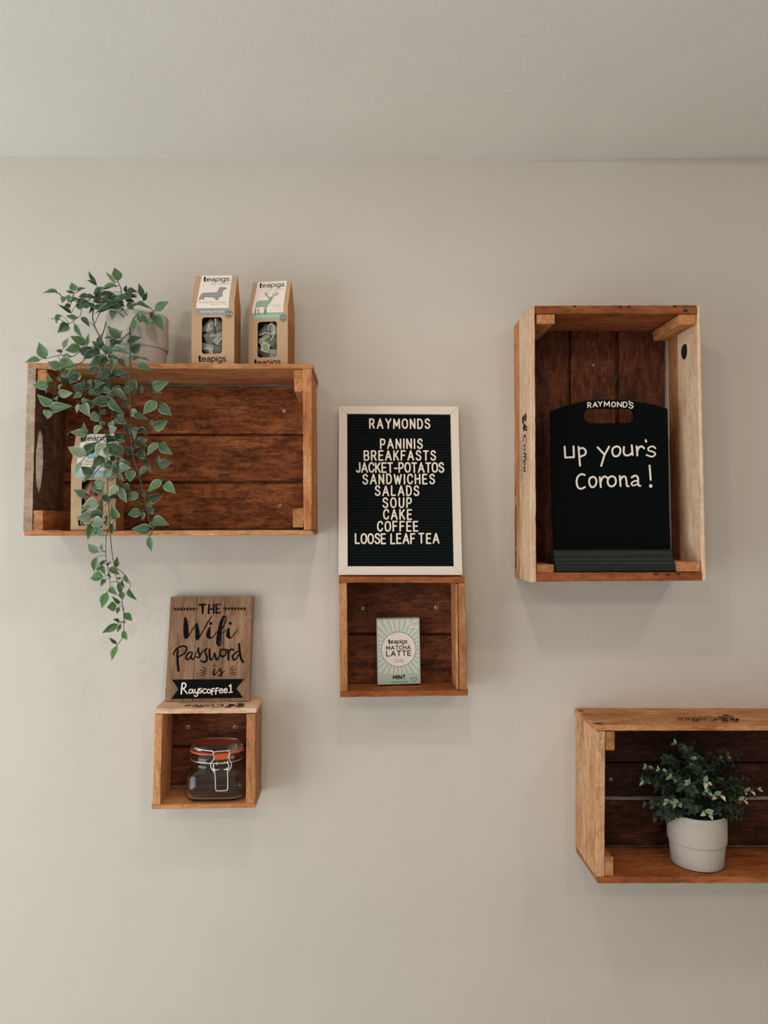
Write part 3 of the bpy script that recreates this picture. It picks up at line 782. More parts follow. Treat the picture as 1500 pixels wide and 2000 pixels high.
wsx = [W((458, 1165, 18), (450, 1230, 18), (446, 1290, 18)), sm(thick(17, (458, 1168), (488, 1166), (500, 1190), (485, 1220), (455, 1232))), thick(16, (470, 1232), (515, 1286)),
       sm(thick(14, (578, 1240), (548, 1240), (535, 1265), (548, 1285), (575, 1265), (580, 1242))), thick(14, (580, 1240), (588, 1285)),
       sm(thick(15, (605, 1240), (606, 1270), (622, 1282), (640, 1265))), sm(thick(15, (645, 1235), (640, 1285), (625, 1318), (598, 1312))),
       sm(thick(13, (680, 1228), (658, 1228), (660, 1248), (682, 1258), (678, 1276), (652, 1278))),
       sm(thick(14, (735, 1235), (708, 1235), (696, 1258), (710, 1280), (736, 1276))),
       sm(thick(14, (770, 1238), (752, 1245), (752, 1272), (770, 1282), (788, 1270), (786, 1245), (770, 1238))),
       sm(thick(15, (832, 1228), (808, 1232), (804, 1260), (804, 1300))), thick(12, (792, 1262), (826, 1256)),
       sm(thick(15, (878, 1222), (856, 1228), (850, 1258), (850, 1294))), thick(12, (838, 1258), (872, 1252)),
       sm(thick(13, (895, 1254), (928, 1250), (918, 1230), (896, 1238), (894, 1268), (908, 1280), (932, 1272))),
       sm(thick(13, (948, 1250), (982, 1246), (972, 1228), (950, 1236), (946, 1264), (962, 1278), (986, 1268))),
       thick(15, (1008, 1200), (1026, 1184), (1026, 1270)), thick(12, (1004, 1274), (1044, 1270))]
printed('password_lettering', stroke2d(wsx, 12), fw(-.0012), M_wht, WS, label='white hand-lettered password')

# ============================================================ chalkboard
M_chalk = plain('chalkboard_black', srgb(4, 8, 10), .8, spec=.08, var=.1)
M_base = plain('chalkboard_base_paint', srgb(30, 38, 34), .5, spec=.25, var=.2, bump=.2, bscale=400)
CB, cb = plane_root('chalkboard', 'black chalkboard with an arched top and handwriting, standing in the tall crate', 'chalkboard',
                    [(1076, 798), (1304, 796), (1314, 1112), (1085, 1114)], .118, .095)
z1 = lambda x, y: (980 + x / 3.5714, 580 + y / 3.5714)
z2 = lambda x, y: (980 + x / 3.5714, 850 + y / 3.5714)
outl = []
arch = [(341, 800), (400, 775), (470, 752), (540, 735), (620, 723), (720, 717), (820, 720), (920, 728), (1000, 740), (1080, 756), (1157, 780)]
outl = [z1(*p) for p in sm([(x, y, 0) for x, y in arch], 2) for p in [p[:2]]] + [(1307, 1000), (1310, 1078), (1302, 1082), (1302, 1108), (1092, 1110), (1092, 1082), (1084, 1078), (1079, 1000)]
slot = []
for i in range(10): a = math.pi / 2 + math.pi * i / 9; slot.append(z1(622 + 50 * math.cos(a), 829 - 53 * math.sin(a)))
for i in range(10): a = -math.pi / 2 + math.pi * i / 9; slot.append(z1(880 + 47 * math.cos(a), 826 - 52 * math.sin(a)))
def flat2(pts): return [(cb(*p).x, cb(*p).z) for p in pts]
prism('board', poly2d(flat2(outl), flat2(slot)), lambda x, z, k: Vector((x, .008 * (1 - k), z)), M_chalk, CB)
fc = lambda fz: (lambda x, y: cb(*fz(x, y)) + Vector((0, -.0006, 0)))
T_ = lambda *p: thick(13, *p)
ch = [T_((438, 80), (440, 120), (442, 155)), T_((442, 156), (495, 154)), T_((500, 78), (503, 154)), T_((535, 82), (540, 150), (545, 213)),
      sm(T_((538, 95), (565, 90), (584, 108), (580, 135), (545, 150))), T_((668, 85), (712, 132)), T_((748, 80), (715, 140), (693, 214)),
      sm(T_((798, 78), (775, 92), (770, 120), (785, 146), (812, 142), (826, 115), (820, 85), (798, 78))),
      sm(T_((852, 82), (850, 120), (862, 140), (890, 138), (908, 122))), T_((906, 70), (912, 138)), T_((940, 78), (945, 142)), sm(T_((945, 112), (955, 88), (975, 78), (992, 92))),
      T_((1003, 35), (1007, 46)), sm(thick(11, (1072, 92), (1050, 78), (1022, 90), (1025, 108), (1055, 116), (1070, 132), (1048, 150), (1008, 138))),
      sm(T_((578, 278), (555, 272), (530, 290), (521, 325), (530, 362), (552, 374), (580, 362))), sm(T_((636, 290), (613, 302), (610, 335), (625, 362), (648, 355), (660, 325), (652, 298), (636, 290))),
      T_((683, 292), (690, 362)), sm(T_((690, 325), (700, 300), (718, 288), (738, 300))), sm(T_((768, 286), (745, 298), (738, 328), (752, 354), (778, 354), (795, 330), (790, 298), (768, 286))),
      T_((822, 285), (828, 355)), sm(T_((826, 315), (840, 292), (860, 290), (868, 315), (872, 352), (884, 356))),
      sm(T_((905, 295), (930, 282), (948, 295), (950, 330), (955, 350), (966, 354))), sm(thick(11, (948, 318), (920, 322), (904, 338), (918, 352), (948, 340))),
      T_((1030, 212), (1038, 312)), thick(24, (1038, 354), (1039, 355))]
chs = stroke2d(ch, 10)
ray_ = []
for c_, x, y, h, wd, tilt in (('R', 600, 772, 34, 22, .1), ('A', 636, 767, 32, 30, .0), ('Y', 673, 762, 32, 26, .05), ('M', 714, 764, 34, 36, -.02), ('O', 766, 766, 32, 26, 0), ('N', 806, 766, 32, 28, -.05), ('D', 846, 768, 34, 26, -.08), ("'", 882, 766, 40, 10, -.2), ('S', 888, 776, 38, 26, -.1)):
    gw = max(G[c_][0], .06)
    for s_ in glyph_strokes(c_, 1, 4):
        ray_.append([(x + px_ / gw * wd + tilt * py_ * -10, y - py_ * h + tilt * px_ * 0, 7.5) for px_, py_, _ in s_])
printed('chalk_lettering', chs, fc(z2), M_wht, CB, label='white handwritten slogan')
printed('name_lettering', stroke2d(ray_, 8), fc(z1), M_wht, CB, label='white hand-lettered name along the arched top')
# moulded base: profile in (y,z) local world-aligned, extruded along x
zf = P(1200, 1118, dC).z + .0018
xa, xb = P(1083.5, 1100, .145).x, P(1315.5, 1100, .145).x
inv = to_local(CB)
zt2 = P(1200, 1073, .130).z
h = zt2 - zf
prof = [(-.150, 0), (-.150, h * .28), (-.1475, h * .32), (-.1455, h * .42), (-.1462, h * .50), (-.1440, h * .62), (-.1405, h * .70), (-.1395, h * .80), (-.1375, h * .90), (-.1345, h * .97), (-.128, h), (-.1225, h), (-.1225, h * .55), (-.1075, h * .55), (-.1075, h), (-.100, h), (-.096, h * .9), (-.094, h * .6), (-.086, h * .4), (-.084, 0)]
vv, fs = [], []
m_ = len(prof)
for x in (xa, xb):
    for y, z in prof: vv.append(inv(Vector((x, y, zf + z))))
fs = [(i, (i + 1) % m_, m_ + (i + 1) % m_, m_ + i) for i in range(m_)] + [tuple(range(m_)), tuple(range(m_, 2 * m_))]
obj('moulded_base', vv, fs, M_base, CB, label='dark green-grey moulded wooden base')

# ============================================================ tea packs
M_kraft = plain('kraft_card', srgb(190, 158, 126), .8, spec=.2, var=.06, bump=.2, bscale=500)
M_kraft_side = plain('kraft_card_side', srgb(186, 128, 84), .8, spec=.2, var=.06, bump=.2, bscale=500)
M_label = plain('paper_label', srgb(238, 228, 216), .6, spec=.2)
M_print = plain('print_black', srgb(10, 9, 9), .8, spec=.1)
M_grey = plain('print_grey', srgb(172, 164, 156), .6)
M_film = None
def glass(name, col=(1, 1, 1, 1), rough=.02, ior=1.45):
    m, nt, b = newmat(name)
    b.inputs['Base Color'].default_value = col; b.inputs['Roughness'].default_value = rough
    b.inputs['Transmission Weight'].default_value = 1; b.inputs['Specular IOR Level'].default_value = .3; b.inputs['IOR'].default_value = ior
    return m
def film_mat():
    m, nt, b = newmat('clear_film')
    b.inputs['Base Color'].default_value = (1, 1, 1, 1); b.inputs['Alpha'].default_value = .12
    b.inputs['Roughness'].default_value = .12; b.inputs['Specular IOR Level'].default_value = .8
    return m
M_film = film_mat()
def rrect(x0, y0, x1, y1, r, n=5):
    out = []
    for cx, cy, a0 in ((x1 - r, y1 - r, 0), (x0 + r, y1 - r, 90), (x0 + r, y0 + r, 180), (x1 - r, y0 + r, 270)):
        for i in range(n + 1):
            a = R(a0 + 90 * i / n); out.append((cx + r * math.cos(a), cy + r * math.sin(a)))
    return out
def ellipse(cx, cy, rx, ry, n=28): return [(cx + rx * math.cos(2 * math.pi * i / n), cy + ry * math.sin(2 * math.pi * i / n)) for i in range(n)]

def outline_strokes(pts, w_): return [[(x, y, w_) for x, y in pts + [pts[0]]]]
DOG = [(.02, .02), (.05, .03), (.06, .13), (.10, .22), (.13, .14), (.12, .06), (.17, .05), (.16, .14), (.20, .26), (.34, .24), (.50, .22), (.60, .18), (.64, .12), (.63, .03), (.68, .01), (.70, .05), (.74, .03), (.75, .07), (.71, .12), (.74, .20), (.83, .26), (.88, .36), (.86, .50), (.84, .58),
       (.87, .70), (.90, .80), (.97, .84), (1.0, .90), (.97, .96), (.86, .98), (.78, 1.0), (.72, .95), (.70, .84), (.69, .70), (.66, .60), (.55, .57), (.35, .57), (.18, .56), (.09, .52), (.05, .44), (.04, .30), (.00, .18)]
STAG = [(.00, .01), (.03, .02), (.05, .14), (.12, .32), (.13, .18), (.15, .02), (.18, .01), (.18, .14), (.18, .30), (.26, .31), (.36, .30), (.39, .18), (.39, .04), (.37, .02), (.43, .02), (.43, .16), (.46, .03), (.51, .03), (.48, .08), (.48, .24), (.50, .33),
        (.57, .44), (.61, .53), (.64, .58), (.62, .62), (.66, .64), (.67, .70), (.63, .71), (.57, .70), (.53, .73), (.50, .72), (.54, .67), (.57, .63), (.53, .59), (.48, .57), (.38, .57), (.24, .57), (.12, .56), (.05, .50), (.03, .40), (.04, .26), (.00, .12)]
ANT = [[(.57, .70), (.50, .74), (.43, .78), (.38, .86), (.37, .97)], [(.43, .78), (.44, .88), (.47, .98)], [(.40, .82), (.34, .88), (.33, .94)], [(.60, .71), (.66, .75), (.74, .79), (.82, .82), (.90, .89)],
       [(.74, .79), (.74, .90), (.76, 1.0)], [(.80, .81), (.82, .90), (.86, .97)], [(.68, .76), (.66, .84), (.66, .90)]]
def tea_pack(label, px, pz, d_front, yaw, wpack, h, hs, dp, tint, tone, script, small, band_t, art, content, x_is_left=False):
    """px: pixel x of the front face centre; pz world z of the base"""
    c = P(px, 700, d_front)
    rot = Matrix.Rotation(R(yaw), 3, 'Z')
    org = Vector((c.x, -d_front, pz)) + rot @ Vector((0, dp / 2, 0))
    T = thing('tea_packet', label, 'tea packet', org, rot, 'kraft tea packets on and in the upper left crate')
    W2 = wpack / 2; sl = math.hypot(h - hs, dp / 2); Vtot = hs + sl
    def surf(u, v, off=0.0):
        if v <= hs: return Vector((u, -dp / 2 - off, v))
        t = (v - hs) / sl
        n = Vector((0, -(h - hs), dp / 2)).normalized()
        return Vector((u, -dp / 2 + dp / 2 * t, hs + (h - hs) * t)) + n * off
    # front panel with the window cut out
    win = rrect(-.0235, .026, .0195, .103, .006)
    loop = [(-W2, 0), (W2, 0), (W2, hs), (-W2, hs)]
    V1, T1 = poly2d(loop, win)
    prism('front_panel', (V1, T1), lambda x, y, k: Vector((x, -dp / 2 + .0006 * (1 - k), y)), M_kraft, T)
    pts = [(-W2, -dp / 2, 0), (W2, -dp / 2, 0), (W2, dp / 2, 0), (-W2, dp / 2, 0), (-W2, -dp / 2, hs), (W2, -dp / 2, hs), (W2, dp / 2, hs), (-W2, dp / 2, hs), (-W2, 0, h), (W2, 0, h)]
    # body: back, sides, base, slopes; the sides are creased inwards under the ridge
    i_ = .010
    pts += [(-W2 + i_, 0, hs + .006), (W2 - i_, 0, hs + .006)]
    fs = [(2, 3, 7, 6), (0, 1, 2, 3), (4, 5, 9, 8), (6, 7, 8, 9), (1, 2, 6, 5), (0, 3, 7, 4), (5, 6, 11), (4, 7, 10), (5, 11, 9), (6, 9, 11), (4, 8, 10), (7, 10, 8)]
    mi = [0, 0, 0, 0, 1, 1, 1, 1, 1, 1, 1, 1]
    obj('carton', pts, fs, [M_kraft, M_kraft_side], T, mi=mi, recalc=False)
    # label
    x0, x1 = -.0355, .0335; vb0, vb1 = .1085, .1225
    band_x = x1 - .001
    lay = lambda off: (lambda x, y: surf(x, y, off))
    lab = merge(poly2d([(x0, vb1), (x1, vb1), (x1, hs), (x0, hs)]), poly2d([(x0 + .0005, hs), (x1, hs), (x1 + .0005, Vtot), (x0 + .003, Vtot)]))
    printed('paper_label', lab, lay(.0004), M_label, T, label='white paper label')
    printed('label_band', poly2d([(x0, vb0), (band_x, vb0), (band_x, vb1), (x0, vb1)]), lay(.0005), plain('band_' + tone, tint, .6, spec=.2), T, label=tone + ' band across the label')
    txt = [fit(text2d(script, .4), -.010, .031, ybase=Vtot - .0245)]
    txt2 = [fit(text2d(s_), a_, b_, ybase=y_) for s_, a_, b_, y_ in small]
    printed('small_print', merge(*(txt + txt2)), lay(.0006), M_grey, T)
    if band_t: printed('band_lettering', merge(*[fit(text2d(s_), a_, b_, ybase=vb0 + .0048) for s_, a_, b_ in band_t]), lay(.0008), M_label, T)
    logo = line_strokes('teapigs.', -.0265, .0315, Vtot - .0155, .0112, .0015, gap=.2, bold=1.9)
    logo += line_strokes('teapigs.', -.0295, .0305, .0095, .0118, .0016, gap=.2, bold=1.9)
    printed('logo_lettering', stroke2d(logo, 8), lay(.0007), M_print, T, label='black brand lettering')
    # round award sticker
    cx, cy, rr = .0335, .1095, .0083
    printed('award_sticker', poly2d(ellipse(cx, cy, rr, rr)), lay(.0009), M_print, T, label='round black award sticker')
    ring = [[(cx + .0073 * math.cos(a), cy + .0073 * math.sin(a), .0005) for a in [2 * math.pi * i / 28 for i in range(29)]]]
    bars = [[(cx - .004, cy + dy_, .0005), (cx + .004, cy + dy_, .0005)] for dy_ in (.0048, -.0036, -.0048)]
    printed('sticker_lettering', merge(stroke2d(ring + bars, 6), fit(text2d('taste'), cx - .0078, cx + .0078, ybase=cy - .0018)), lay(.0013), M_label, T)
    printed('sticker_lettering', fit(text2d('great'), cx - .0038, cx + .0038, ybase=cy + .0029), lay(.0013), M_label, T)
    # picture
    am = plain('print_' + art, tint, .6, spec=.2)
    if art == 'dog':
        f = lambda p: (-.0305 + p[0] * .0555, .1405 + p[1] * .034)
        D_ = [f(p) for p in DOG]
        printed('picture', poly2d(D_), lay(.0006), am, T, label='grey-blue drawing of a long dog')
        printed('picture_outline', stroke2d(outline_strokes(D_, .0005), 5), lay(.0008), M_print, T)
    elif art == 'stag':
        f = lambda p: (-.0300 + p[0] * .0545, .1190 + p[1] * .0575)
        D_ = [f(p) for p in STAG]
        printed('picture', poly2d(D_), lay(.0007), am, T, label='green drawing of a stag')
        sts = outline_strokes(D_, .0005) + [[(*f(q), .00075) for q in a_] for a_ in ANT]
        printed('picture_outline', stroke2d(sts, 5), lay(.0009), M_print, T)
    else:
        cup = [(-.025, .175), (-.008, .1775), (.010, .1765), (.008, .165), (-.001, .150), (-.012, .148), (-.018, .158)]
        printed('picture', poly2d(cup), lay(.0006), am, T, label='pale blue drawing')
        printed('picture_outline', stroke2d(outline_strokes(cup, .0005) + [[(-.018, .146, .0006), (-.015, .141, .0006), (.003, .142, .0006)]], 5), lay(.0008), M_print, T)
    # side print: slanting fine lines
    ss = []
    for i in range(34):
        z = .006 + i * .0031
        for seg in ((.08, .34), (.38, .62), (.66, .93)):
            ss.append([(-dp / 2 + dp * seg[0], z - seg[0] * .012, .0007), (-dp / 2 + dp * (seg[1] - random.uniform(0, .05)), z - seg[1] * .012, .0007)])
    G_ = stroke2d(ss, 4)
    obj('side_print', [Vector((W2 + .0003, v[0], max(.0004, v[1]))) for v in G_[0]], G_[1], plain('side_print_ink', srgb(104, 66, 40), .8), T, recalc=False)
    # inside: tea bags, strings, film
    cols = content
    def bag(cx, cz, s_, rotz, tilt, mat, dy=.006):
        bm = bmesh.new()
        vv = [bm.verts.new(v) for v in ((-.5, 0, -.35), (.5, 0, -.35), (0, -.45, -.2), (-.15, -.1, .55), (.15, -.15, .55), (0, .3, -.3))]
        bmesh.ops.convex_hull(bm, input=vv)
        bmesh.ops.subdivide_edges(bm, edges=bm.edges[:], cuts=3, use_grid_fill=True)
        for v in bm.verts: v.co += noise.noise_vector(v.co * 6 + Vector((cx * 999, cz * 999, 0))) * .05
        me = bpy.data.meshes.new('tea_bag'); bm.to_mesh(me); bm.free()
        me.polygons.foreach_set('use_smooth', [True] * len(me.polygons))
        s_ *= 1.22; M = Matrix.Translation((cx, -dp / 2 + .0185 + dy * .5, cz)) @ Matrix.Rotation(R(rotz), 4, 'Y') @ Matrix.Rotation(R(tilt), 4, 'Z') @ Matrix.Scale(s_, 4)
        link('tea_bag', me, T, mat, M)
    for b in ((-.012, .085, .034, 20, 10, 0), (.010, .088, .036, -25, -20, 1), (-.010, .062, .036, 160, 30, 1), (.009, .060, .036, 35, 0, 0), (-.010, .040, .036, -70, 10, 0), (.010, .038, .034, 80, -20, 1), (0, .073, .03, 100, 40, 0)):
        bag(*b[:5], cols[b[5]])
    obj('inner_lining', [(-W2 + .002, -dp / 2 + .034, .004), (W2 - .002, -dp / 2 + .034, .004), (W2 - .002, -dp / 2 + .034, hs - .004), (-W2 + .002, -dp / 2 + .034, hs - .004)], [(0, 1, 2, 3)], cols[2], T)
    return T, surf
def string(parent, pts, r=.0006, name='string', mat=None):
    P_ = [Vector(p[:3]) for p in smooth_pts(pts, 5)]
    tube(name, P_, r, mat or M_label, parent)
def tube(name, pts, r, mat, parent, n=6, r1=None, label=None):
    vs_ = []; m = len(pts)
    rr = lambda i: r if r1 is None else r + (r1 - r) * i / (m - 1)
    ref = Vector((.13, 1, .21)).normalized(); 
    for i, p in enumerate(pts):
        t = (pts[min(i + 1, m - 1)] - pts[max(i - 1, 0)])
        t = t.normalized() if t.length > 1e-9 else Vector((0, 0, 1))
        a = t.cross(ref); a = a.normalized() if a.length > 1e-3 else t.cross(Vector((1, 0, 0))).normalized(); b = t.cross(a)
        for k in range(n):
            q = 2 * math.pi * k / n; vs_.append(p + (a * math.cos(q) + b * math.sin(q)) * rr(i))
    fs = [(i * n + k, i * n + (k + 1) % n, (i + 1) * n + (k + 1) % n, (i + 1) * n + k) for i in range(m - 1) for k in range(n)] + [tuple(range(n)), tuple(range((m - 1) * n, m * n))]
    return obj(name, vs_, fs, mat, parent, smooth=True, label=label)
mesh_g = plain('tea_bag_mesh_pale', srgb(150, 152, 138), .5, var=.3, bscale=900)
mesh_d = plain('tea_bag_mesh_dark', srgb(104, 106, 94), .5, var=.45, bscale=900)
mesh_r = plain('tea_bag_mesh_reddish', srgb(168, 118, 92), .5, var=.35, bscale=900)
mesh_r2 = plain('tea_bag_mesh_rust', srgb(128, 80, 60), .5, var=.45, bscale=900)
inside = plain('packet_inside_dark', srgb(74, 74, 66), .8)
zA = P(300, 709, dA).z + .0015
T1_, s1 = tea_pack('kraft tea packet with a grey-blue dog on its label', 415.5, zA, .150, -5, .091, .201, .134, .056, srgb(150, 153, 152), 'grey-blue', 'like new grey',
               [('15 biodegradable tea temples', -.030, .029, .1335), ('net wt. 37.5g', -.004, .029, .1285)], [('darjeeling earl grey', -.0265, .0235)], 'dog', (mesh_g, mesh_d, inside))
fr = -.028
string(T1_, [(-.021, fr + .0035, .037), (-.012, fr + .0035, .038), (-.004, fr + .003, .034), (-.001, fr + .003, .029), (-.006, fr + .003, .028), (-.006, fr + .003, .034), (.002, fr + .0035, .037)])
string(T1_, [(.0185, fr + .0035, .060), (.012, fr + .003, .052), (.007, fr + .0035, .046)], r=.0008)
string(T1_, [(.004, fr + .0035, .101), (.0055, fr + .003, .093), (.004, fr + .0035, .086)], r=.0008)
string(T1_, [(-.011, fr + .0035, .090), (-.008, fr + .003, .082), (-.004, fr + .0035, .076)], r=.0007)
T2_, s2 = tea_pack('kraft tea packet with a green stag on its label', 523.5, zA, .122, -11, .087, .199, .133, .056, srgb(150, 180, 156), 'green', 'green with envy',
               [('15 biodegradable', .004, .029, .1335 + .004), ('tea temples', .013, .029, .1325), ('net wt. 37.5g', .004, .029, .1265)], [('mao feng green tea', -.0265, .0235)], 'stag', (mesh_d, mesh_g, inside))
string(T2_, [(.001, fr + .003, .083), (-.001, fr + .003, .092), (.004, fr + .003, .098), (.011, fr + .003, .094), (.012, fr + .003, .082), (.010, fr + .003, .070), (.004, fr + .003, .062)], r=.0008)
string(T2_, [(-.021, fr + .003, .075), (-.012, fr + .003, .078), (-.003, fr + .003, .080), (.008, fr + .003, .077), (.018, fr + .003, .079)], r=.0007)
string(T2_, [(-.022, fr + .003, .062), (-.016, fr + .003, .052), (-.012, fr + .003, .040)], r=.0007)
tg = [(-.018, .042), (-.001, .036), (.004, .054), (-.013, .061)]
M_tag = plain('green_tea_tag', srgb(176, 190, 158), .6)
prism('string_tag', poly2d(tg), lambda x, y, k: Vector((x, fr + .0045 - .0008 * k, y)), M_tag, T2_, label='pale green string tag')
printed('tag_print', poly2d([(x * .72 - .0020, y * .72 + .0135) for x, y in tg]), lambda x, y: Vector((x, fr + .0034, y)), plain('tag_green', srgb(128, 150, 118), .6), T2_)
zAf = P(300, 1037, dA).z + .0018
T3_, s3 = tea_pack('kraft tea packet with a pale blue label, inside the crate behind the vines', 184.5, zAf, .172, 1, .0905, .201, .134, .056, srgb(150, 188, 202), 'pale blue', 'rise and shine',
               [('15 biodegradable tea temples', -.030, .029, .1335), ('net wt. 37.5g', -.004, .029, .1285)], [('l', -.0265, -.0255), ('ning', .006, .0185)], 'cup', (mesh_r, mesh_r2, inside))

# ============================================================ matcha carton
zB = P(780, 1348, dB).z + .0022
dm = .048; tm = .028
a, b = P(737.5, 1338, dm), P(821.5, 1338, dm); wM = b.x - a.x
hM = P(780, 1208.5, dm).z - zB
MC = thing('tea_carton', 'pale green mint tea carton with a sunburst and round panel inside the small crate', 'carton', ((a.x + b.x) / 2, -dm + tm / 2, zB), Matrix.Rotation(R(-1.0), 3, 'Y') @ Matrix.Rotation(R(1), 3, 'Z'))
M_mint = plain('mint_card', srgb(178, 190, 176), .5, spec=.3)
M_mintp = plain('mint_card_pale', srgb(208, 210, 198), .5, spec=.3)
M_circ = plain('carton_circle', srgb(228, 216, 204), .5)
bm = bmesh.new(); bmesh.ops.create_cube(bm, size=1)
for v in bm.verts: v.co = Vector((v.co.x * wM, v.co.y * tm, (v.co.z + .5) * hM))
bmesh.ops.bevel(bm, geom=bm.edges[:], offset=.0008, segments=2, affect='EDGES')
me = bpy.data.meshes.new('carton_box'); bm.to_mesh(me); bm.free(); link('carton_box', me, MC, M_mint)
mo = lambda off: (lambda x, y: Vector((x * wM, -tm / 2 - off, y * hM)))
asp = hM / wM
cx, cy = 0.0, .535
rays = []
def clip_ray(a0, a1):
    pts = []
    for a in (a0, (a0 + a1) / 2, a1):
        dx, dy = math.cos(a), math.sin(a) / asp
        t = 9
        if dx > 1e-6: t = min(t, (.47 - cx) / dx)
        if dx < -1e-6: t = min(t, (-.47 - cx) / dx)
        if dy > 1e-6: t = min(t, (.985 - cy) / dy)
        if dy < -1e-6: t = min(t, (.165 - cy) / dy)
        pts.append((cx + dx * t, cy + dy * t))
    return [(cx, cy), pts[0], pts[1], pts[2]]
nray = 32
geo = merge(*[poly2d(clip_ray(2 * math.pi * (i + .0) / nray, 2 * math.pi * (i + .5) / nray)) for i in range(nray)])
printed('sunburst', geo, mo(.0003), M_mintp, MC, label='pale sunburst rays')
printed('round_panel', poly2d([(cx + .40 * math.cos(a), cy + .40 / asp * math.sin(a)) for a in [2 * math.pi * i / 48 for i in range(48)]]), mo(.0006), M_circ, MC, label='cream round panel')
def ms(strokes):   # strokes given in metres on the face -> fractions
    return strokes
mm_ = lambda off: (lambda x, y: Vector((x, -tm / 2 - off, y)))
CY = cy * hM
printed('panel_ring', stroke2d([[(.40 * wM * math.cos(a), CY + .40 * wM * math.sin(a), .0006) for a in [2 * math.pi * i / 60 for i in range(61)]]], 6), mm_(.0009), M_print, MC)
lt = line_strokes('teapigs.', -.0225, .0215, CY + .0135, .0085, .0013, gap=.2, bold=1.8)
lt += line_strokes('MATCHA', -.0275, .0265, CY - .0005, .0082, .0014, gap=.22)
lt += line_strokes('LATTE', -.0275, .027, CY - .0145, .0105, .0018, gap=.24)
lt += line_strokes('MINT', -.0135, .0135, .0125, .0075, .0016, gap=.24)
printed('lettering', merge(stroke2d(lt, 8), fit(text2d('SINGLE SERVE SACHETS'), -.0185, .0185, ybase=.0042)), mm_(.0012), M_print, MC)
M_redp = plain('print_red', srgb(170, 96, 80), .6)
printed('small_print', merge(fit(text2d('10 x sachets'), -.0095, .0095, ybase=CY - .0240), fit(text2d('net wt 50g'), -.0095, .0095, ybase=CY - .0285), fit(text2d('7 calories'), .0248, .0425, ybase=hM - .0125)), mm_(.0012), M_redp, MC)
printed('flash_panel', poly2d([(.0235, hM - .020), (.044, hM - .020), (.044, hM - .0085), (.0235, hM - .0085)]), mm_(.0006), M_circ, MC)
printed('small_print', fit(text2d('per sachet'), .0248, .042, ybase=hM - .0162), mm_(.0012), M_redp, MC)
bowl = [(.026, .0135)] + [(.033 + .0062 * math.cos(a), .0128 + .0075 * math.sin(a)) for a in [math.pi + math.pi * i / 10 for i in range(11)]] + [(.040, .0135)]
printed('bowl_mark', merge(stroke2d([[(x, y, .0006) for x, y in bowl + [bowl[0]]]], 5)), mm_(.0012), M_print, MC)

# ============================================================ glass jar
M_glass = glass('jar_glass', (.88, .86, .84, 1), .015, 1.36)
M_rub = plain('orange_rubber', srgb(214, 92, 44), .45, spec=.5)
M_wire = plain('galvanised_wire', srgb(228, 222, 210), .28, .9)
zD = P(400, 1570, dD).z + .0016
jc = P(424, 1540, .061); 
J = thing('glass_jar', 'empty clip-top glass jar with an orange rubber seal in the smallest crate', 'jar', (jc.x, -.0605, zD))
kx_ = .0625; ky_ = .041                # half widths of the body
jh = P(425, 1446, .061).z - zD         # height to the lid's top
def jar_ring(z, rx, ry, sq, n=48):
    out = []
    e = 2.0 + sq * 3.0
    for i in range(n):
        a = 2 * math.pi * i / n; c, s = math.cos(a), math.sin(a)
        out.append(Vector((rx * math.copysign(abs(c) ** (2 / e), c), ry * math.copysign(abs(s) ** (2 / e), s), z)))
    return out
def loft(name, rings, mat, parent, closed=True, label=None):
    n = len(rings[0]); vs_ = [v for r in rings for v in r]
    fs = [(k * n + i, k * n + (i + 1) % n, (k + 1) * n + (i + 1) % n, (k + 1) * n + i) for k in range(len(rings) - 1) for i in range(n)]
    fs += [tuple(range(n)), tuple(range((len(rings) - 1) * n, len(rings) * n))]
    return obj(name, vs_, fs, mat, parent, smooth=True, label=label)
Hn = jh
body = [(0.000, .84, .84, .8), (.0015, .93, .93, .8), (.006, .985, .985, .8), (.016, 1, 1, .8), (.045, 1, 1, .8), (.056, .995, .995, .7), (.064, .93, .93, .45), (.070, .865, .88, .15), (.074, .855, .87, 0), (.086, .855, .87, 0), (.0875, .885, .90, 0), (.090, .885, .90, 0), (.0915, .86, .88, 0), (.101, .87, .89, 0), (.1035, .90, .92, 0), (.106, .90, .92, 0)]
k_ = (jh - .022) / .106
outer = [jar_ring(z * k_, a_ * kx_, b_ * ky_, s_) for z, a_, b_, s_ in body]
t_ = .0035
inner = [jar_ring(max(.006, z * k_) if z < .106 else z * k_, a_ * kx_ - t_, b_ * ky_ - t_, s_) for z, a_, b_, s_ in reversed([q for q in body if q[0] > .005])]
inner += [jar_ring(.0052, .7 * kx_, .7 * ky_, .6)]
loft('jar_body', outer + inner, M_glass, J, label='clear glass jar body')
zg = .106 * k_ + .0004
loft('rubber_seal', [jar_ring(zg, .88 * kx_, .90 * ky_, 0), jar_ring(zg, .93 * kx_, .95 * ky_, 0), jar_ring(zg + .0018, .945 * kx_, .965 * ky_, 0), jar_ring(zg + .0036, .93 * kx_, .95 * ky_, 0), jar_ring(zg + .0036, .88 * kx_, .90 * ky_, 0)], M_rub, J, label='orange rubber seal')
prism('seal_tab', poly2d(rrect(.0015, -.0085, .0315, .0035, .002)), lambda x, y, k: Vector((x, -.965 * ky_ * math.sqrt(max(0, 1 - (x / (.945 * kx_)) ** 2)) - .001 - .0016 * k, zg + y)), M_rub, J, label='orange seal tab')
zl = zg + .0042
lid = [(0, .78, .78), (.0002, .90, .92), (.003, .91, .93), (.0045, .875, .895), (.009, .87, .89), (.0125, .85, .87), (.0150, .80, .82), (.0162, .74, .76), (.0155, .70, .72)]
loft('jar_lid', [jar_ring(zl + z, a_ * kx_, b_ * ky_, 0) for z, a_, b_ in lid] + [jar_ring(zl + .0152, .3 * kx_, .3 * ky_, 0)], M_glass, J, label='clear glass lid')
